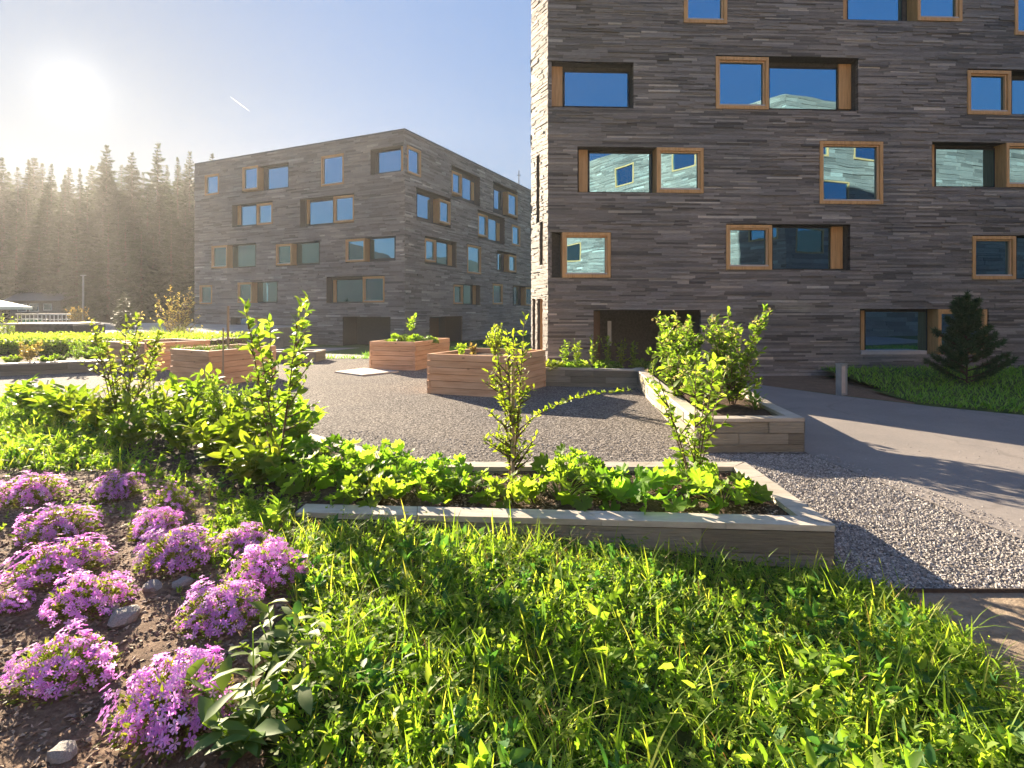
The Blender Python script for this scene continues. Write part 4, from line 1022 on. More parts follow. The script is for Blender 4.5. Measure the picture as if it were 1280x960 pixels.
def blades(poly, n, hmin, hmax, bw, clump=0.0, seed=1.0, lean=.45, keep=None):
    q_ = scatter(poly, n)
    pk = patchy(q_, 2.3, seed); ok = rng.random(n) < (.25 + .9*pk); q_ = q_[ok]
    if keep is not None: q_ = q_[keep(q_)]
    m = len(q_); a = rng.uniform(0, 2*math.pi, m); el = rng.uniform(1.57-lean*2, 1.5, m)
    D = np.stack([np.cos(a)*np.cos(el), np.sin(a)*np.cos(el), np.sin(el)], 1); up = np.stack([-np.cos(a)*np.sin(el), -np.sin(a)*np.sin(el), np.cos(el)], 1)
    h = rng.uniform(hmin, hmax, m)*(.6+.6*patchy(q_, 3.1, seed+3)); pos = np.stack([q_[:, 0], q_[:, 1], mound(q_[:, 0], q_[:, 1])], 1)
    parts = []
    for c in (.3, .7, 1.2):
        k = rng.integers(0, 3, m) == 0
        if k.sum(): T, F = blade_T(c); parts.append(place(T, F, pos[k], D[k], up[k], h[k], bw*rng.uniform(.6, 1.3, k.sum())/h[k]))
    return parts
gp = blades(front2, 26000, .08, .26, .008, seed=1.3) + blades(leftlawn, 26000, .06, .24, .016, seed=2.1)
# seeding taller stalks
gp += blades(front2, 1500, .26, .42, .010, seed=4.1, lean=.2) + blades(leftlawn, 2200, .25, .4, .014, seed=5.2, lean=.25)
gp += blades([(2.2, 4.45), (2.95, 4.15), (2.95, 3.2), (2.4, 3.1)], 900, .12, .28, .010, seed=.3, lean=.4)
gp += blades([(-1.95, 4.92), (-1.7, 4.0), (-2.3, 4.0), (-2.6, 5.0)], 1200, .08, .25, .010, seed=.3)
stuff('grass', merge(gp), M['leaf_grass'], 'uncut grass blades in front of the stone planter and on the left lawn', 'grass')
def weeds(poly, n, hmin, hmax, lf, seed, nl=(7, 13)):
    q_ = scatter(poly, n); ok = rng.random(n) < (.35 + .8*patchy(q_, 1.7, seed)); q_ = q_[ok]; m = len(q_)
    h = rng.uniform(hmin, hmax, m)*(.55+.7*patchy(q_, 2.6, seed+1))*(1-.6*smooth(3.7, 4.6, q_[:, 1])*(q_[:, 0] > -1.9)*(q_[:, 1] < 4.95)); parts = []
    P, D, U, S = [], [], [], []
    for i in range(m):
        k = rng.integers(*nl); t = rng.uniform(.15, 1, k); a = rng.uniform(0, 6.28, k); e = rng.uniform(0, 1.25, k); lx, ly = rng.normal(0, .25, 2)*h[i]
        z0 = float(mound(q_[i, 0], q_[i, 1]))
        P.append(np.stack([q_[i, 0]+lx*t, q_[i, 1]+ly*t, z0+h[i]*t], 1)); D.append(np.stack([np.cos(a)*np.cos(e), np.sin(a)*np.cos(e), np.sin(e)], 1))
        U.append(np.stack([rng.normal(0, .8, k), rng.normal(0, .8, k), np.ones(k)*.8], 1)); S.append(lf*rng.uniform(.5, 1.3)*rng.uniform(.7, 1.2, k)*(1.15-.5*t))
    P, D, U, S = map(np.concatenate, (P, D, U, S)); return place(*LEAF, P, D, norm(U), S, rng.uniform(.6, 1.2, len(S)))
wp = [weeds(front2, 3200, .06, .22, .055, 1.0), weeds(front2, 420, .10, .26, .11, 2.0, (6, 11)), weeds(front2, 3400, .03, .12, .035, 3.0, (6, 12)),
      weeds(leftlawn, 2600, .06, .22, .08, 4.0), weeds(leftlawn, 300, .15, .35, .12, 6.0),
      weeds([(-2.0, 5.2), (-1.6, 3.6), (-2.2, 3.9), (-2.9, 5.3)], 260, .04, .15, .06, 5.0),
      weeds(bedpoly[2:9], 330, .02, .09, .04, 6.1), weeds(bedpoly[1:4] + [tuple(at(330, 700, .31)[:2]), tuple(at(0, 690, .31)[:2])], 160, .02, .09, .045, 6.6),
      weeds(backpoly, 700, .03, .14, .07, 3.3)]
stuff('weeds', merge(wp), M['leaf_weed'], 'mixed leafy weeds growing through the foreground grass', 'weeds')
M['straw'] = leaf_mat('dry stalks', (0.30, 0.22, 0.10), (0.42, 0.31, 0.15), (0.36, 0.16, 0.08), 0.5, 0.35)
stuff('dry_stalks', merge(blades(front2, 1500, .10, .34, .005, seed=2.7, lean=.5) + blades(leftlawn, 2600, .08, .3, .010, seed=3.9, lean=.5) + blades(bedpoly[2:8], 500, .03, .14, .006, seed=1.9, lean=.75)), M['straw'], 'dry straw coloured stalks among the foreground grass', 'dry grass')
stuff('broad_weeds', merge([weeds(front2, 260, .10, .26, .12, 7.0, (6, 12)), weeds(front2, 500, .05, .14, .06, 8.5, (7, 13)), weeds(leftlawn, 260, .08, .22, .10, 9.0)]), M['leaf_dock'], 'darker blue-green broad weed leaves scattered in the foreground grass', 'weeds')
cl = scatter(front2, 2600)
P = np.repeat(np.stack([cl[:, 0], cl[:, 1], mound(cl[:, 0], cl[:, 1])+rng.uniform(.05, .2, len(cl))], 1), 3, 0); a = np.tile([0, 2.09, 4.19], len(cl)) + np.repeat(rng.uniform(0, 6, len(cl)), 3)
stuff('clover', merge([place(*SMALL, P, np.stack([np.cos(a), np.sin(a), np.full(len(a), .15)], 1), norm(np.stack([rng.normal(0, .2, len(a)), rng.normal(0, .2, len(a)), np.ones(len(a))], 1)), np.repeat(rng.uniform(.02, .035, len(cl)), 3), 1.6)]), M['leaf_mantle'], 'small three-part clover leaves low in the foreground grass', 'clover')
# mulch bits and pebbles
def chips(poly, n, s0, s1, zf, flat=.5):
    q_ = scatter(poly, n); s = rng.uniform(s0, s1, n); pos = np.stack([q_[:, 0], q_[:, 1], zf(q_[:, 0], q_[:, 1]) + s*flat*.35], 1)
    T = np.array(OCTA[0], float)*np.array([1, .65, flat]); D = rand_dirs(n, -.25, .25); U = norm(rng.normal(0, .25, (n, 3)) + [0, 0, 1])
    V, F = place(T, OCTA[1], pos, D, U, s, rng.uniform(.5, 1.2, n)); V += rng.normal(0, 1, V.shape)*np.repeat(s, 6)[:, None]*.18
    return V, F
stuff('bark_mulch', merge([chips(bedpoly[1:-1], 14000, .006, .022, lambda x, y: mound(x, y)+.024, .35), chips([(-2.5, 1.2), (-6.5, 1.5), (-6.5, 5.6), (-3.9, 5.6)], 9000, .008, .028, lambda x, y: mound(x, y)+.024, .35), chips(backpoly, 2500, .008, .022, lambda x, y: mound(x, y)+.024, .35), chips([(-1.6, 5.1), (2.5, 4.8), (2.5, 6.3), (-1.2, 6.3)], 5000, .007, .022, lambda x, y: .33+0*x, .35)]).mesh('bark_mulch', smooth=False), M['mulch'], 'bark bits and clods covering the soil of the flower bed', 'mulch')
gnear = [(2.78, 4.3), (4.5, 4.3), (4.85, 5.0), (4.7, 6.2), (4.45, 8.3), (2.85, 8.3), (2.8, 6.6)]
gyard = [(-1.2, 6.75), (2.7, 6.75), (2.75, 8.4), (2.7, 9.0), (1, 9.6), (-1.5, 9.2), (-2.2, 9.8), (-5.0, 10.3), (-6.0, 10.9), (-3.3, 8.5)]
stuff('loose_gravel', merge([chips(gnear, 26000, .007, .019, lambda x, y: .004+0*x, .6), chips([(4.55, 4.3), (4.9, 5.0), (4.75, 6.2), (4.45, 8.3), (4.75, 8.3), (5.05, 6.2), (5.2, 5.0), (4.9, 4.3)], 900, .006, .016, lambda x, y: .009+0*x, .6), chips([(4.9, 4.5), (5.1, 6.5), (5, 9), (8, 9), (8, 5)], 260, .005, .012, lambda x, y: .009+0*x, .6), chips(gyard, 2500, .007, .018, lambda x, y: .004+0*x, .6)]).mesh('loose_gravel', smooth=False), M['chips'], 'loose grey gravel stones on the yard and beside the path', 'gravel')
# lawn by the right building
rl = [(9.3, 12.75), (10.4, 11.5), (12, 10.4), (15.5, 8.6), (24, 6), (24, 18.3), (9.9, 17.8)]
struct('lawn_strip', gridsheet(rl, .4, lambda x, y: .012 + 0*x + .25*smooth(12.5, 17.5, y)).mesh('lawn_strip'), M['grassfar'])
def blades_at(poly, n, h0, h1, bw, zf):
    q_ = scatter(poly, n); a = rng.uniform(0, 6.28, n); el = rng.uniform(.8, 1.5, n); D = np.stack([np.cos(a)*np.cos(el), np.sin(a)*np.cos(el), np.sin(el)], 1); up = np.stack([-np.cos(a)*np.sin(el), -np.sin(a)*np.sin(el), np.cos(el)], 1)
    h = rng.uniform(h0, h1, n)*(.6+.6*patchy(q_, 1.1, 1.0)); T, F = blade_T(.8)
    return place(T, F, np.stack([q_[:, 0], q_[:, 1], zf(q_[:, 0], q_[:, 1])], 1), D, up, h, bw/h)
stuff('grass', merge([blades_at(rl, 16000, .1, .28, .022, lambda x, y: .01+.25*smooth(12.5, 17.5, y)), blades_at([(-9.3, 24.0), (-5.6, 24.0), (-5.6, 24.5), (-9.3, 24.5)], 260, .12, .34, .03, lambda x, y: 0*x),
       blades_at([(-7.5, 27.5), (-3.5, 27.5), (-2.0, 31), (-6.5, 31)], 2500, .2, .45, .05, lambda x, y: gz(y)), blades_at([(-6, 33), (.6, 30), (.6, 44), (-6, 48)], 3500, .2, .5, .07, lambda x, y: gz(y)),
       blades_at([(-25, 22.5), (-12, 22.6), (-11, 24.5), (-25, 24)], 3000, .15, .4, .03, lambda x, y: .2+0*x)]), M['leaf_lawn'], 'short shaded lawn along the buildings and road verges', 'grass')
# steel edging strip where the gravel ends
b = MB(); b.box((0, 0, 0), (2.0, .012, .06)); o = tag(link('steel_edging', b, M['rust']), 'thin rusty steel edging between gravel and sandy earth at the lower right', 'edging'); o.location = (2.7, 4.262, -.02)
# slab on the gravel
sp_ = [at(418, 466), at(455, 461.5), at(499, 465.5), at(452, 470.5)]
b = MB(); c_ = sp_[0]; b.add([(p[0]-c_[0], p[1]-c_[1], z) for z in (0, .05) for p in sp_], [(3,2,1,0),(4,5,6,7)] + [(i, (i+1) % 4, 4+(i+1) % 4, 4+i) for i in range(4)])
o = tag(link('concrete_slab', b, M['concrete']), 'pale flat slab set in the gravel before the middle timber bed', 'slab'); o.location = (c_[0], c_[1], 0)

# ------------------------------------------------------------------ bollard light
p = at(1052, 494); r = empty('bollard_light', tuple(p), 'square grey bollard light at the far edge of the asphalt path', 'bollard', None, R(20))
b = MB(); b.box((-.11, -.075, 0), (.11, .075, .78)); link('body', b, M['steel'], r)
b = MB(); b.box((-.09, -.082, .06), (.03, -.074, .74)); link('front_plate', b, M['sill'], r)
b = MB(); b.box((-.125, -.09, .78), (.125, .09, .80)); link('cap', b, M['steel'], r)

# ------------------------------------------------------------------ conifers
def conifer(h, rad, nw, nb, T=SPRAY, top=.02, lean=0):
    P, D, U, S = [], [], [], []
    for i in range(nw):
        t = .08 + .92*(i/nw)**1.02; rr = rad*(1-t)**.8*rng.uniform(.7, 1.2) + .3
        for k in range(nb):
            a = 2*math.pi*k/nb + rng.uniform(-.4, .4) + i*.7; e = -.35 + .75*t + rng.uniform(-.15, .15)
            if rng.random() < .1: continue
            d = np.array([math.cos(a)*math.cos(e), math.sin(a)*math.cos(e), math.sin(e)]); s = rr*rng.uniform(.7, 1.2)
            P.append((0, 0, t*h)); D.append(d); U.append((rng.normal(0, .5), rng.normal(0, .5), .8)); S.append(s)
            for f in (.45, .7):
                b = a + rng.choice([-1, 1])*rng.uniform(.3, .8); P.append(np.array([0, 0, t*h]) + d*s*f); D.append((math.cos(b)*math.cos(e), math.sin(b)*math.cos(e), math.sin(e)-.1)); U.append((rng.normal(0, .8), rng.normal(0, .8), .6)); S.append(s*.55)
    for k in range(4): P.append((0, 0, h*.95)); D.append((rng.normal(0, .3), rng.normal(0, .3), 1)); U.append((rng.normal(), rng.normal(), 0)); S.append(h*.05)
    V = place(*T, np.array(P, float), np.array(D), norm(np.array(U, float)), np.array(S), 1.25)
    b = MB(); b.tube([(0, 0, -.5), (0, 0, h*.5), (0, 0, h*.98)], [h*.016, h*.009, .02], 7)
    return merge([V]).mesh('crown'), b.mesh('trunk')
CON = [conifer(24, 4.2, 32, 11), conifer(24, 3.6, 34, 10), conifer(24, 4.9, 30, 11), conifer(24, 3.2, 36, 10)]
# wooded hillside
hx = np.linspace(-260, 90, 36); hy = np.linspace(82, 260, 20)
X, Y = np.meshgrid(hx, hy, indexing='ij')
def hillz(x, y): return -1.9 + smooth(82, 150, y)*20*smooth(75, -35, x) + smooth(82, 260, y)*8 + 1.5*np.sin(x*.05)*np.cos(y*.04)
V = np.stack([X, Y, hillz(X, Y)], 2).reshape(-1, 3); ny = len(hy); I, J = np.meshgrid(range(35), range(19), indexing='ij'); I, J = I.ravel(), J.ravel()
struct('hillside', MB().arrays(V, np.stack([I*ny+J, (I+1)*ny+J, (I+1)*ny+J+1, I*ny+J+1], 1)).mesh('hillside', smooth=True), M['foresthill'])
def conif(k, loc, sc, label, group):
    r = empty('conifer_tree', tuple(loc), label, 'tree', group, rng.uniform(0, 6.28), sc); link('crown', CON[k][0], M['needle'], r); link('trunk', CON[k][1], M['bark'], r); return r
G_F = 'conifers on the wooded hillside'
sky_tips = [(2, 196, 'left edge of the skyline'), (36, 199, 'skyline left of the low gap'), (64, 204, 'plain narrow tip left of the low gap'), (100, 210, 'lowest tip in the dip right under the sun'), (133, 180, 'broad crown standing above the ridge'), (165, 189, 'blunt crown between two taller ones'), (197, 177, 'tallest pointed crown of the ridge'), (222, 196, 'skyline near the middle block'), (237, 188, 'pointed crown close to the middle block'), (265, 191, 'tip peeping above the roof of the middle block')]
for i, (px, py, lab) in enumerate(sky_tips):
    d = rng.uniform(125, 140); q_ = dep(px, py, d); z0 = float(hillz(q_[0], d)); s = (q_[2]-z0)/24
    conif((2, 3, 1, 3, 2, 2, 0, 3, 0, 3)[i], (q_[0], d, z0), (s*.85, s*.85, s), 'hazy conifer on the hillside: ' + lab, G_F)
n = 0
for row, (d0, d1, cnt, t0, t1) in enumerate(((150, 175, 34, 196, 236), (112, 124, 26, 228, 262), (94, 106, 28, 262, 318))):
    for k in range(cnt):
        px = -150 + 440*(k+rng.uniform(.1, .9))/cnt; d = rng.uniform(d0, d1); py = rng.uniform(t0, t1) + (12 if 60 < px < 110 and row == 0 else 0)
        q_ = dep(px, py, d); z0 = float(hillz(q_[0], d)); s = max((q_[2]-z0)/24, .3)
        conif(int(rng.integers(0, 4)), (q_[0], d, z0), (max(s, .75)*rng.uniform(.95, 1.2), max(s, .75)*rng.uniform(.95, 1.2), s), 'dark hazy conifer among many on the hillside', G_F)
# trees and ridge behind the viewer, seen only as reflections
def ridge(pts, hh, name, m):
    P = np.array(pts, float); d = np.concatenate([[0], np.cumsum(np.linalg.norm(np.diff(P, axis=0), axis=1))]); t = np.linspace(0, d[-1], 120)
    x = np.interp(t, d, P[:, 0]); y = np.interp(t, d, P[:, 1]); k = np.ones(9)/9
    for _ in range(2):
        xp, yp = np.pad(x, 4, 'edge'), np.pad(y, 4, 'edge'); x, y = np.convolve(xp, k, 'valid'), np.convolve(yp, k, 'valid')
    z = hh*(.72 + .18*np.sin(t*.021+1) + .10*np.sin(t*.063)); b = MB(); v = []
    for a, c, zz in zip(x, y, z):
        u = np.array([a, c-60]); u = u/np.linalg.norm(u)
        v += [(a, c, -2.2), (a+u[0]*40, c+u[1]*40, zz), (a+u[0]*75, c+u[1]*75, -2.2)]
    b.add(v, [(3*i, 3*i+1, 3*i+4, 3*i+3) for i in range(119)] + [(3*i+1, 3*i+2, 3*i+5, 3*i+4) for i in range(119)]); return struct(name, b.mesh(name, smooth=True), m)
ridge([(-285, 79), (-225, 20), (-190, -60), (-90, -120), (40, -130), (230, -125), (310, -40), (315, 120), (240, 240), (140, 300)], 52, 'hills', M['foresthill'])
for k in range(26):
    x = -60 + 170*(k+rng.uniform(0, 1))/26; y = rng.uniform(-95, -70); s = rng.uniform(.7, 1.15)
    conif(int(rng.integers(0, 4)), (x, y, 0), (s, s, s), 'dark conifer behind the viewer, mirrored in the window panes', 'conifers mirrored in the windows')

# bushy pine by the right building
def pine(h):
    P, TD, paths = [], [], [np.array([(0, 0, 0), (.03, 0, h*.4), (-.02, .02, h*.75), (.02, 0, h)])]
    for i in range(34):
        t = .05 + .9*i/34; a = i*2.4 + rng.uniform(-.3, .3); ln = (.84*(1-t)**.85 + .13)*rng.uniform(.75, 1.15)
        d = np.array([math.cos(a), math.sin(a), .25+.5*t]); p = curve_path((0, 0, t*h*.95), d, ln, (0, 0, .28), 5); paths.append(p)
        for f in (.35, .5, .62, .75, .88, 1.0):
            q_ = np.array([np.interp(f*4, range(5), p[:, c]) for c in range(3)])
            if f < 1:
                b = a + rng.choice([-1, 1])*rng.uniform(.5, 1.2); q2 = q_ + np.array([math.cos(b), math.sin(b), .5])*ln*.26; paths.append(np.array([q_, q2])); P.append(q2); TD.append((math.cos(b)*.5, math.sin(b)*.5, .9))
            P.append(q_); TD.append((d[0]*.6, d[1]*.6, .9))
    P.append((0.02, 0, h)); TD.append((0, 0, 1))
    P = np.array(P, float); TD = norm(np.array(TD, float)); k = 90
    pos = np.repeat(P, k, 0) - np.repeat(TD, k, 0)*rng.uniform(0, .13, (len(P)*k, 1)); D = norm(np.repeat(TD, k, 0)*.75 + rand_dirs(len(pos)))
    V = place([(0, .5, 0), (0, -.5, 0), (1, 0, .0)], [(0, 1, 2)], pos, D, rand_dirs(len(pos)), rng.uniform(.09, .17, len(pos)), .13)
    return merge([V]), stem_mesh(paths, .022, .008, 5)
p = at(1208, 484, .05); l, s = pine(2.55); r = empty('pine_tree', tuple(p), 'bushy dark mountain pine on the lawn before the right building', 'tree'); link('crown', l, M['needle_pine'], r); link('trunk', s, M['bark'], r)

# ------------------------------------------------------------------ far left: hedge, terrace, lamp, parasol, shrubs
def leafy_box(x0, x1, y0, y1, z0, z1, n, size, m, loc):
    q_ = np.stack([rng.uniform(x0, x1, n), rng.uniform(y0, y1, n), rng.uniform(z0, z1, n)], 1)
    f = rng.integers(0, 3, n); q_[f == 0, 2] = z1 + rng.normal(0, .04, (f == 0).sum()); q_[f == 1, 1] = y0 + rng.normal(0, .05, (f == 1).sum())
    q_ -= np.array(loc); return merge([place(*SMALL, q_, rand_dirs(n, -.2, 1), rand_dirs(n, 0, 1), rng.uniform(.6, 1.3, n)*size, 1.2)])
hl = (-17.5, 23.5, .3)
h = empty('hedge', hl, 'wide clipped bright green hedge on the far left', 'hedge'); link('foliage', leafy_box(-24, -12.6, 22.6, 27, .25, .93, 12000, .13, None, hl), M['leaf_reed'], h)
b = MB(); b.box((-24+17.5, 22.8-23.5, -.2), (-12.8+17.5, 26.8-23.5, .5)); link('twig_core', b, M['bark'], h)
def bushlet(px, py, d, zb, h, w, m, lab, nst=7, leaf=.1, name='low_shrub', T=LEAF, cat='shrub'):
    p = dep(px, 0, d); l, s, _ = shrub_mesh(h, w, nst, leaf, 36, .1, w/h*.55, 6, h*.4, T, 1.0); return plant(name, (p[0], p[1], zb), lab, cat, None, l, s, m)
bushlet(36, 0, 19.2, .33, .75, .8, M['leaf_red'], 'pinkish shrub in the far left planter')
bushlet(96, 0, 19.6, .33, .7, .6, M['leaf_shrub'], 'dark feathery shrub in the far left planter', leaf=.07)
bushlet(60, 0, 18.9, .33, .3, 1.2, M['leaf_mantle'], 'low green plant in the far left planter', 10)
bushlet(15, 0, 18.6, .33, .28, 1.0, M['leaf_mantle'], 'low green plant at the left picture edge of the planter', 10)
bushlet(77, 0, 19.3, .33, .3, .7, M['leaf_sage'], 'grey-leaved low plant in the far left planter', 9, .06)
bushlet(125, 0, 20.2, .33, .5, .9, M['leaf_mantle'], 'green plant at the right end of the far left planter', 9)
bushlet(112, 0, 19.9, .33, .34, .8, M['leaf_shrub'], 'small dark plant near the end of the far left planter', 9)
reed = [tuft_mesh(1.3, 1.5, 420, .04, .5).mesh('reed_clump') for _ in range(2)]
for i, (px, lab) in enumerate(((172, 'reed clump left in the sunlit row beyond the timber beds'), (192, 'second reed clump of the sunlit row'), (208, 'third reed clump of the sunlit row, taller'), (224, 'fourth reed clump of the sunlit row'), (238, 'reed clump nearest the middle block'))):
    p = dep(px, 0, 26+i*.6); o = tag(link('reed_clump', reed[i % 2], M['leaf_reed']), lab, 'plant', 'sunlit reed clumps'); o.location = (p[0], p[1], -.1); o.scale = (1, 1, .9+.1*(i % 3)); o.rotation_euler = (0, 0, i)
bushlet(222, 0, 40, -.6, 4.4, 3.4, M['leaf_red'], 'tall loose bare-looking shrub left of the middle block', 12, .2, 'tall_shrub')
bushlet(98, 0, 57, .2, 2.1, 2.0, M['leaf_red'], 'rounded reddish shrub beside the lamp post', 12, .22, 'round_shrub')
bushlet(5, 0, 33, .2, 1.6, 2.4, M['leaf_shrub'], 'low green shrub beneath the parasol', 12, .14)
p = dep(155, 0, 52); r = empty('spruce_tree', (p[0], p[1], .2), 'small pale spruce standing on the plaza before the forest', 'tree', None, .5, (.2, .2, .148)); link('crown', CON[2][0].copy(), None, r).data.materials.clear(); r.children[0].data.materials.append(M['needle_pale']); link('trunk', CON[2][1], M['bark'], r)
# lamp post
p = dep(104, 345, 60); r = empty('lamp_post', (p[0], p[1], .2), 'thin tall lamp post on the far left plaza', 'lamp post')
b = MB(); b.tube([(0, 0, 0), (0, 0, p[2]-.2)], [.1, .075], 8); link('pole', b, M['steel'], r); b = MB(); b.box((-.22, -.15, p[2]-.2), (.22, .15, p[2]-.08)); link('lamp_head', b, M['steel'], r)
# grey heap beside the lamp
p = dep(112, 0, 52); b = MB(); k = 10
b.add([(0, 0, .75)] + [(2.0*math.cos(i*6.283/k), 1.6*math.sin(i*6.283/k), .5+.12*math.sin(i*3)) for i in range(k)] + [(3.1*math.cos(i*6.283/k)*(1+.1*math.sin(i*2)), 2.6*math.sin(i*6.283/k), 0) for i in range(k)],
      [(0, 1+i, 1+(i+1) % k) for i in range(k)] + [(1+i, 11+i, 11+(i+1) % k, 1+(i+1) % k) for i in range(k)])
o = tag(link('gravel_heap', b.mesh('gravel_heap', smooth=True), M['stonechip']), 'low grey heap of gravel at the foot of the lamp post', 'heap'); o.location = (p[0], p[1], .2)
# terrace wall with railing
x0, x1 = -26.9, -24.0
r = empty('terrace_wall', (x0, 30, .2), 'low dark terrace wall carrying a pale railing on the far left', 'wall')
b = MB()
for rr in range(3):
    u = 0
    while u < x1-x0: w = rng.uniform(.4, .8); b.box((u, rng.uniform(-.02, .02), rr*.36), (min(u+w, x1-x0)-.01, 2.2, rr*.36+.355)); u += w
link('wall', b, M['darkwall'], r); b = MB(); b.box((-.6, -.06, 1.08), (x1-x0+.06, 2.3, 1.17)); link('coping', b, M['concrete'], r)
b = MB(); b.box((x1-x0+.01, -.08, 0), (x1-x0+.3, 2.3, 1.07)); link('end_pier', b, M['slate_dark'], r)
r = empty('railing', (x0, 30.05, 1.37), 'pale metal railing on top of the dark terrace wall', 'railing')
for i in range(13): b = MB(); b.tube([(.1+i*.22, 0, 0), (.1+i*.22, 0, .45)], .02, 5); link('post', b, M['white'], r)
b = MB(); b.box((.0, -.04, .45), (2.95, .04, .52)); link('handrail', b, M['white'], r)
b = MB(); b.box((.0, -.015, .2), (2.95, .015, .23)); link('rail', b, M['white'], r)
# parasol
p = dep(-8, 0, 29); r = empty('parasol', (p[0], p[1], .2), 'large pale open parasol cut by the left picture edge', 'parasol')
b = MB(); k = 8; b.add([(0, 0, 2.48)] + [(1.55*math.cos(i*math.pi/4), 1.55*math.sin(i*math.pi/4), 2.06) for i in range(k)] + [(1.55*math.cos(i*math.pi/4), 1.55*math.sin(i*math.pi/4), 1.92) for i in range(k)],
      [(0, 1+i, 1+(i+1) % k) for i in range(k)] + [(1+i, 9+i, 9+(i+1) % k, 1+(i+1) % k) for i in range(k)]); link('canopy', b, M['canvas'], r)
b = MB(); b.tube([(0, 0, 0), (0, 0, 2.5)], .03, 8); link('pole', b, M['greywood'], r); b = MB(); b.tube([(0, 0, 0), (0, 0, .1)], .3, 12); link('base', b, M['concrete'], r)
# house in the forest
p = dep(44, 0, 92); zb = float(hillz(p[0], 92)); r = empty('forest_house', (p[0], p[1], zb), 'dim house with bluish panes at the foot of the wooded hill', 'house')
b = MB(); b.box((-4.2, 0, -1), (4.2, 7, 5.2)); link('wall', b, M['darkwall'], r)
b = MB(); b.add([(-4.8, -.8, 5.0), (4.8, -.8, 5.0), (4.8, 3.5, 7.0), (-4.8, 3.5, 7.0), (4.8, 7.8, 5.0), (-4.8, 7.8, 5.0)], [(0,1,2,3),(3,2,4,5)]); b.add([(-4.3, 0, 5), (-4.3, 3.5, 6.7), (-4.3, 7, 5), (4.3, 0, 5), (4.3, 3.5, 6.7), (4.3, 7, 5)], [(0,1,2),(3,5,4)]); link('roof', b, M['roof'], r)
for x, z, w, hh in ((-2.9, 3.2, 1.5, 1.3), (-.9, 3.2, 1.5, 1.3), (1.4, 3.4, 1.4, 1.1), (-2.2, .6, 3.4, 1.5)):
    b = MB(); b.box((x, -.06, z), (x+w, -.003, z+hh)); w_ = link('window', b, M['white'], r); b = MB(); b.box((x+.1, -.09, z+.1), (x+w-.1, -.061, z+hh-.1)); o = link('pane', b, glassx if False else M['glass']); o.parent = w_
# contrail
a_, b_ = dep(288, 121, 1500), dep(312, 139, 1540); b = MB(); b.tube([a_*0, (b_-a_)*.5, b_-a_], [.25, .8, .2], 6); o = tag(link('contrail', b, M['contrail']), 'short white vapour trail high in the sky right of the sun', 'contrail'); o.location = a_

# ------------------------------------------------------------------ haze, light, camera
b = MB(); b.box((-412, -412, -3.2), (412, 412, 57)); hz = stuff('haze', b, None, 'thin sunlit haze filling the valley air', 'haze')
m, nt, out = mat('valley haze'); pv = N(nt, 'ShaderNodeVolumePrincipled'); pv.inputs['Color'].default_value = (.95, .93, .92, 1); pv.inputs['Density'].default_value = 0.00045; pv.inputs['Anisotropy'].default_value = 0.4
L(nt, pv.outputs[0], out.inputs['Volume']); hz.data.materials.append(m)

w = bpy.data.worlds.new('World'); SC.world = w; w.use_nodes = True; nt = w.node_tree; nt.nodes.clear()
out = nt.nodes.new('ShaderNodeOutputWorld'); bg = nt.nodes.new('ShaderNodeBackground'); sky = nt.nodes.new('ShaderNodeTexSky'); sky.sky_type = 'NISHITA'
EL = math.asin(SUN[2]); AZ = math.atan2(SUN[0], SUN[1])
sky.sun_disc = False; sky.sun_elevation = EL; sky.sun_rotation = AZ; sky.altitude = 1100; sky.air_density = 1.0; sky.dust_density = 0.35; sky.ozone_density = 2.0
# a milder range between the brightest and the bluest part of the sky, as thin high haze gives
bw = nt.nodes.new('ShaderNodeRGBToBW'); L(nt, sky.outputs[0], bw.inputs[0])
fk = mathn(nt, 'DIVIDE', 1.0, mathn(nt, 'ADD', 1.0, mathn(nt, 'DIVIDE', bw.outputs[0], 0.25)))
vm = nt.nodes.new('ShaderNodeVectorMath'); vm.operation = 'SCALE'; tn = nt.nodes.new('ShaderNodeVectorMath'); tn.operation = 'MULTIPLY'; tn.inputs[1].default_value = (.82, .99, 1.12); L(nt, sky.outputs[0], tn.inputs[0]); L(nt, tn.outputs[0], vm.inputs[0]); L(nt, fk, vm.inputs[3])
tcw = nt.nodes.new('ShaderNodeTexCoord'); dt = nt.nodes.new('ShaderNodeVectorMath'); dt.operation = 'DOT_PRODUCT'
L(nt, tcw.outputs['Generated'], dt.inputs[0]); dt.inputs[1].default_value = tuple(SUN)
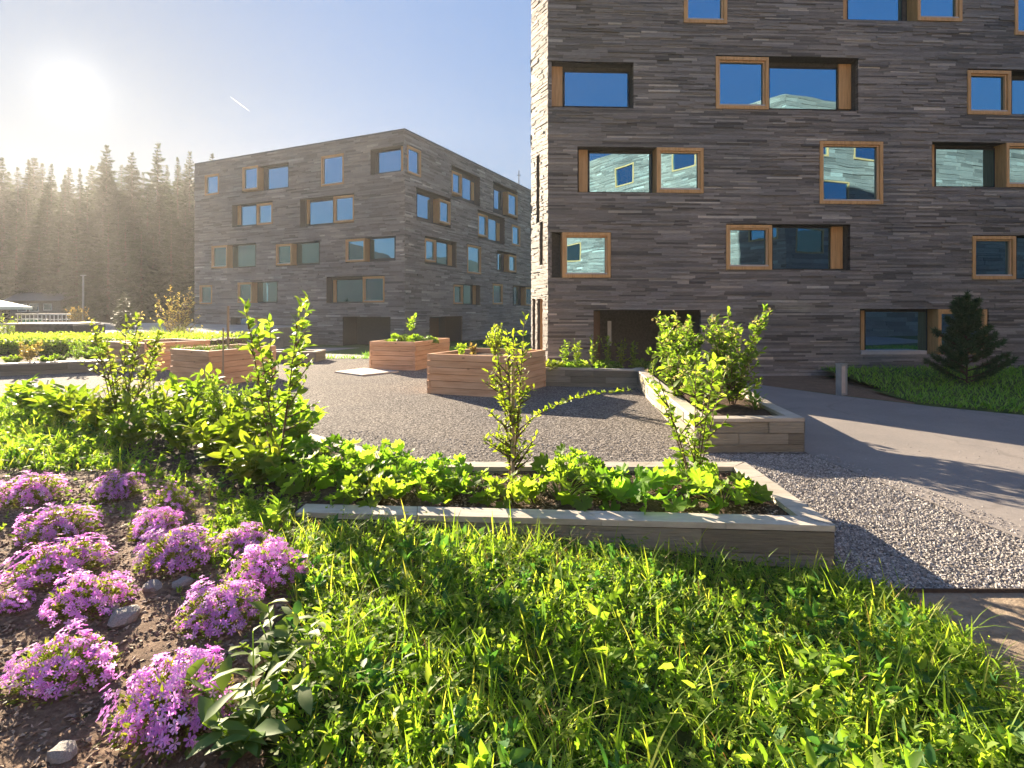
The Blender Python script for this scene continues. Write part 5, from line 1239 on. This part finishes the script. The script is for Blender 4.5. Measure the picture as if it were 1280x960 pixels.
om = mathn(nt, 'SUBTRACT', 1.0, dt.outputs['Value'])
core = mathn(nt, 'ADD', mathn(nt, 'MULTIPLY', mathn(nt, 'EXPONENT', mathn(nt, 'MULTIPLY', om, -16000.0)), 3.0), mathn(nt, 'MULTIPLY', mathn(nt, 'EXPONENT', mathn(nt, 'MULTIPLY', om, -1400.0)), 0.22))
halo = mathn(nt, 'MULTIPLY', mathn(nt, 'EXPONENT', mathn(nt, 'MULTIPLY', om, -200.0)), 0.05)
gl_ = nt.nodes.new('ShaderNodeVectorMath'); gl_.operation = 'SCALE'; gl_.inputs[0].default_value = (1.0, .93, .82); L(nt, mathn(nt, 'ADD', core, halo), gl_.inputs[3])
ad = nt.nodes.new('ShaderNodeVectorMath'); ad.operation = 'ADD'; L(nt, vm.outputs[0], ad.inputs[0]); L(nt, gl_.outputs[0], ad.inputs[1])
L(nt, ad.outputs[0], bg.inputs[0]); bg.inputs[1].default_value = 0.124; L(nt, bg.outputs[0], out.inputs[0])
ld = bpy.data.lights.new('sun', 'SUN'); ld.energy = 2.1; ld.angle = R(.5); ld.color = (1.0, .84, .62); lo = bpy.data.objects.new('sun', ld); COL.objects.link(lo)
lo.rotation_euler = Vector(SUN).to_track_quat('Z', 'Y').to_euler(); lo.location = (-30, 40, 30)

cd = bpy.data.cameras.new('camera'); cam = bpy.data.objects.new('camera', cd); COL.objects.link(cam); SC.camera = cam
cam.location = (0, 0, CH); cam.rotation_euler = (R(90), 0, 0); cd.sensor_width = 36; cd.lens = 36*FP/1280; cd.shift_y = -(480-HY)/1280; cd.clip_start = .05; cd.clip_end = 6000
SC.view_settings.view_transform = 'Standard'; SC.view_settings.look = 'None'; SC.view_settings.exposure = 3.65; SC.view_settings.gamma = 1.0
cy = SC.cycles; cy.use_denoising = True; cy.max_bounces = 6; cy.diffuse_bounces = 5; cy.glossy_bounces = 3; cy.transmission_bounces = 3; cy.volume_bounces = 0; cy.transparent_max_bounces = 6
cy.sample_clamp_indirect = 6.0; cy.caustics_reflective = False; cy.caustics_refractive = False
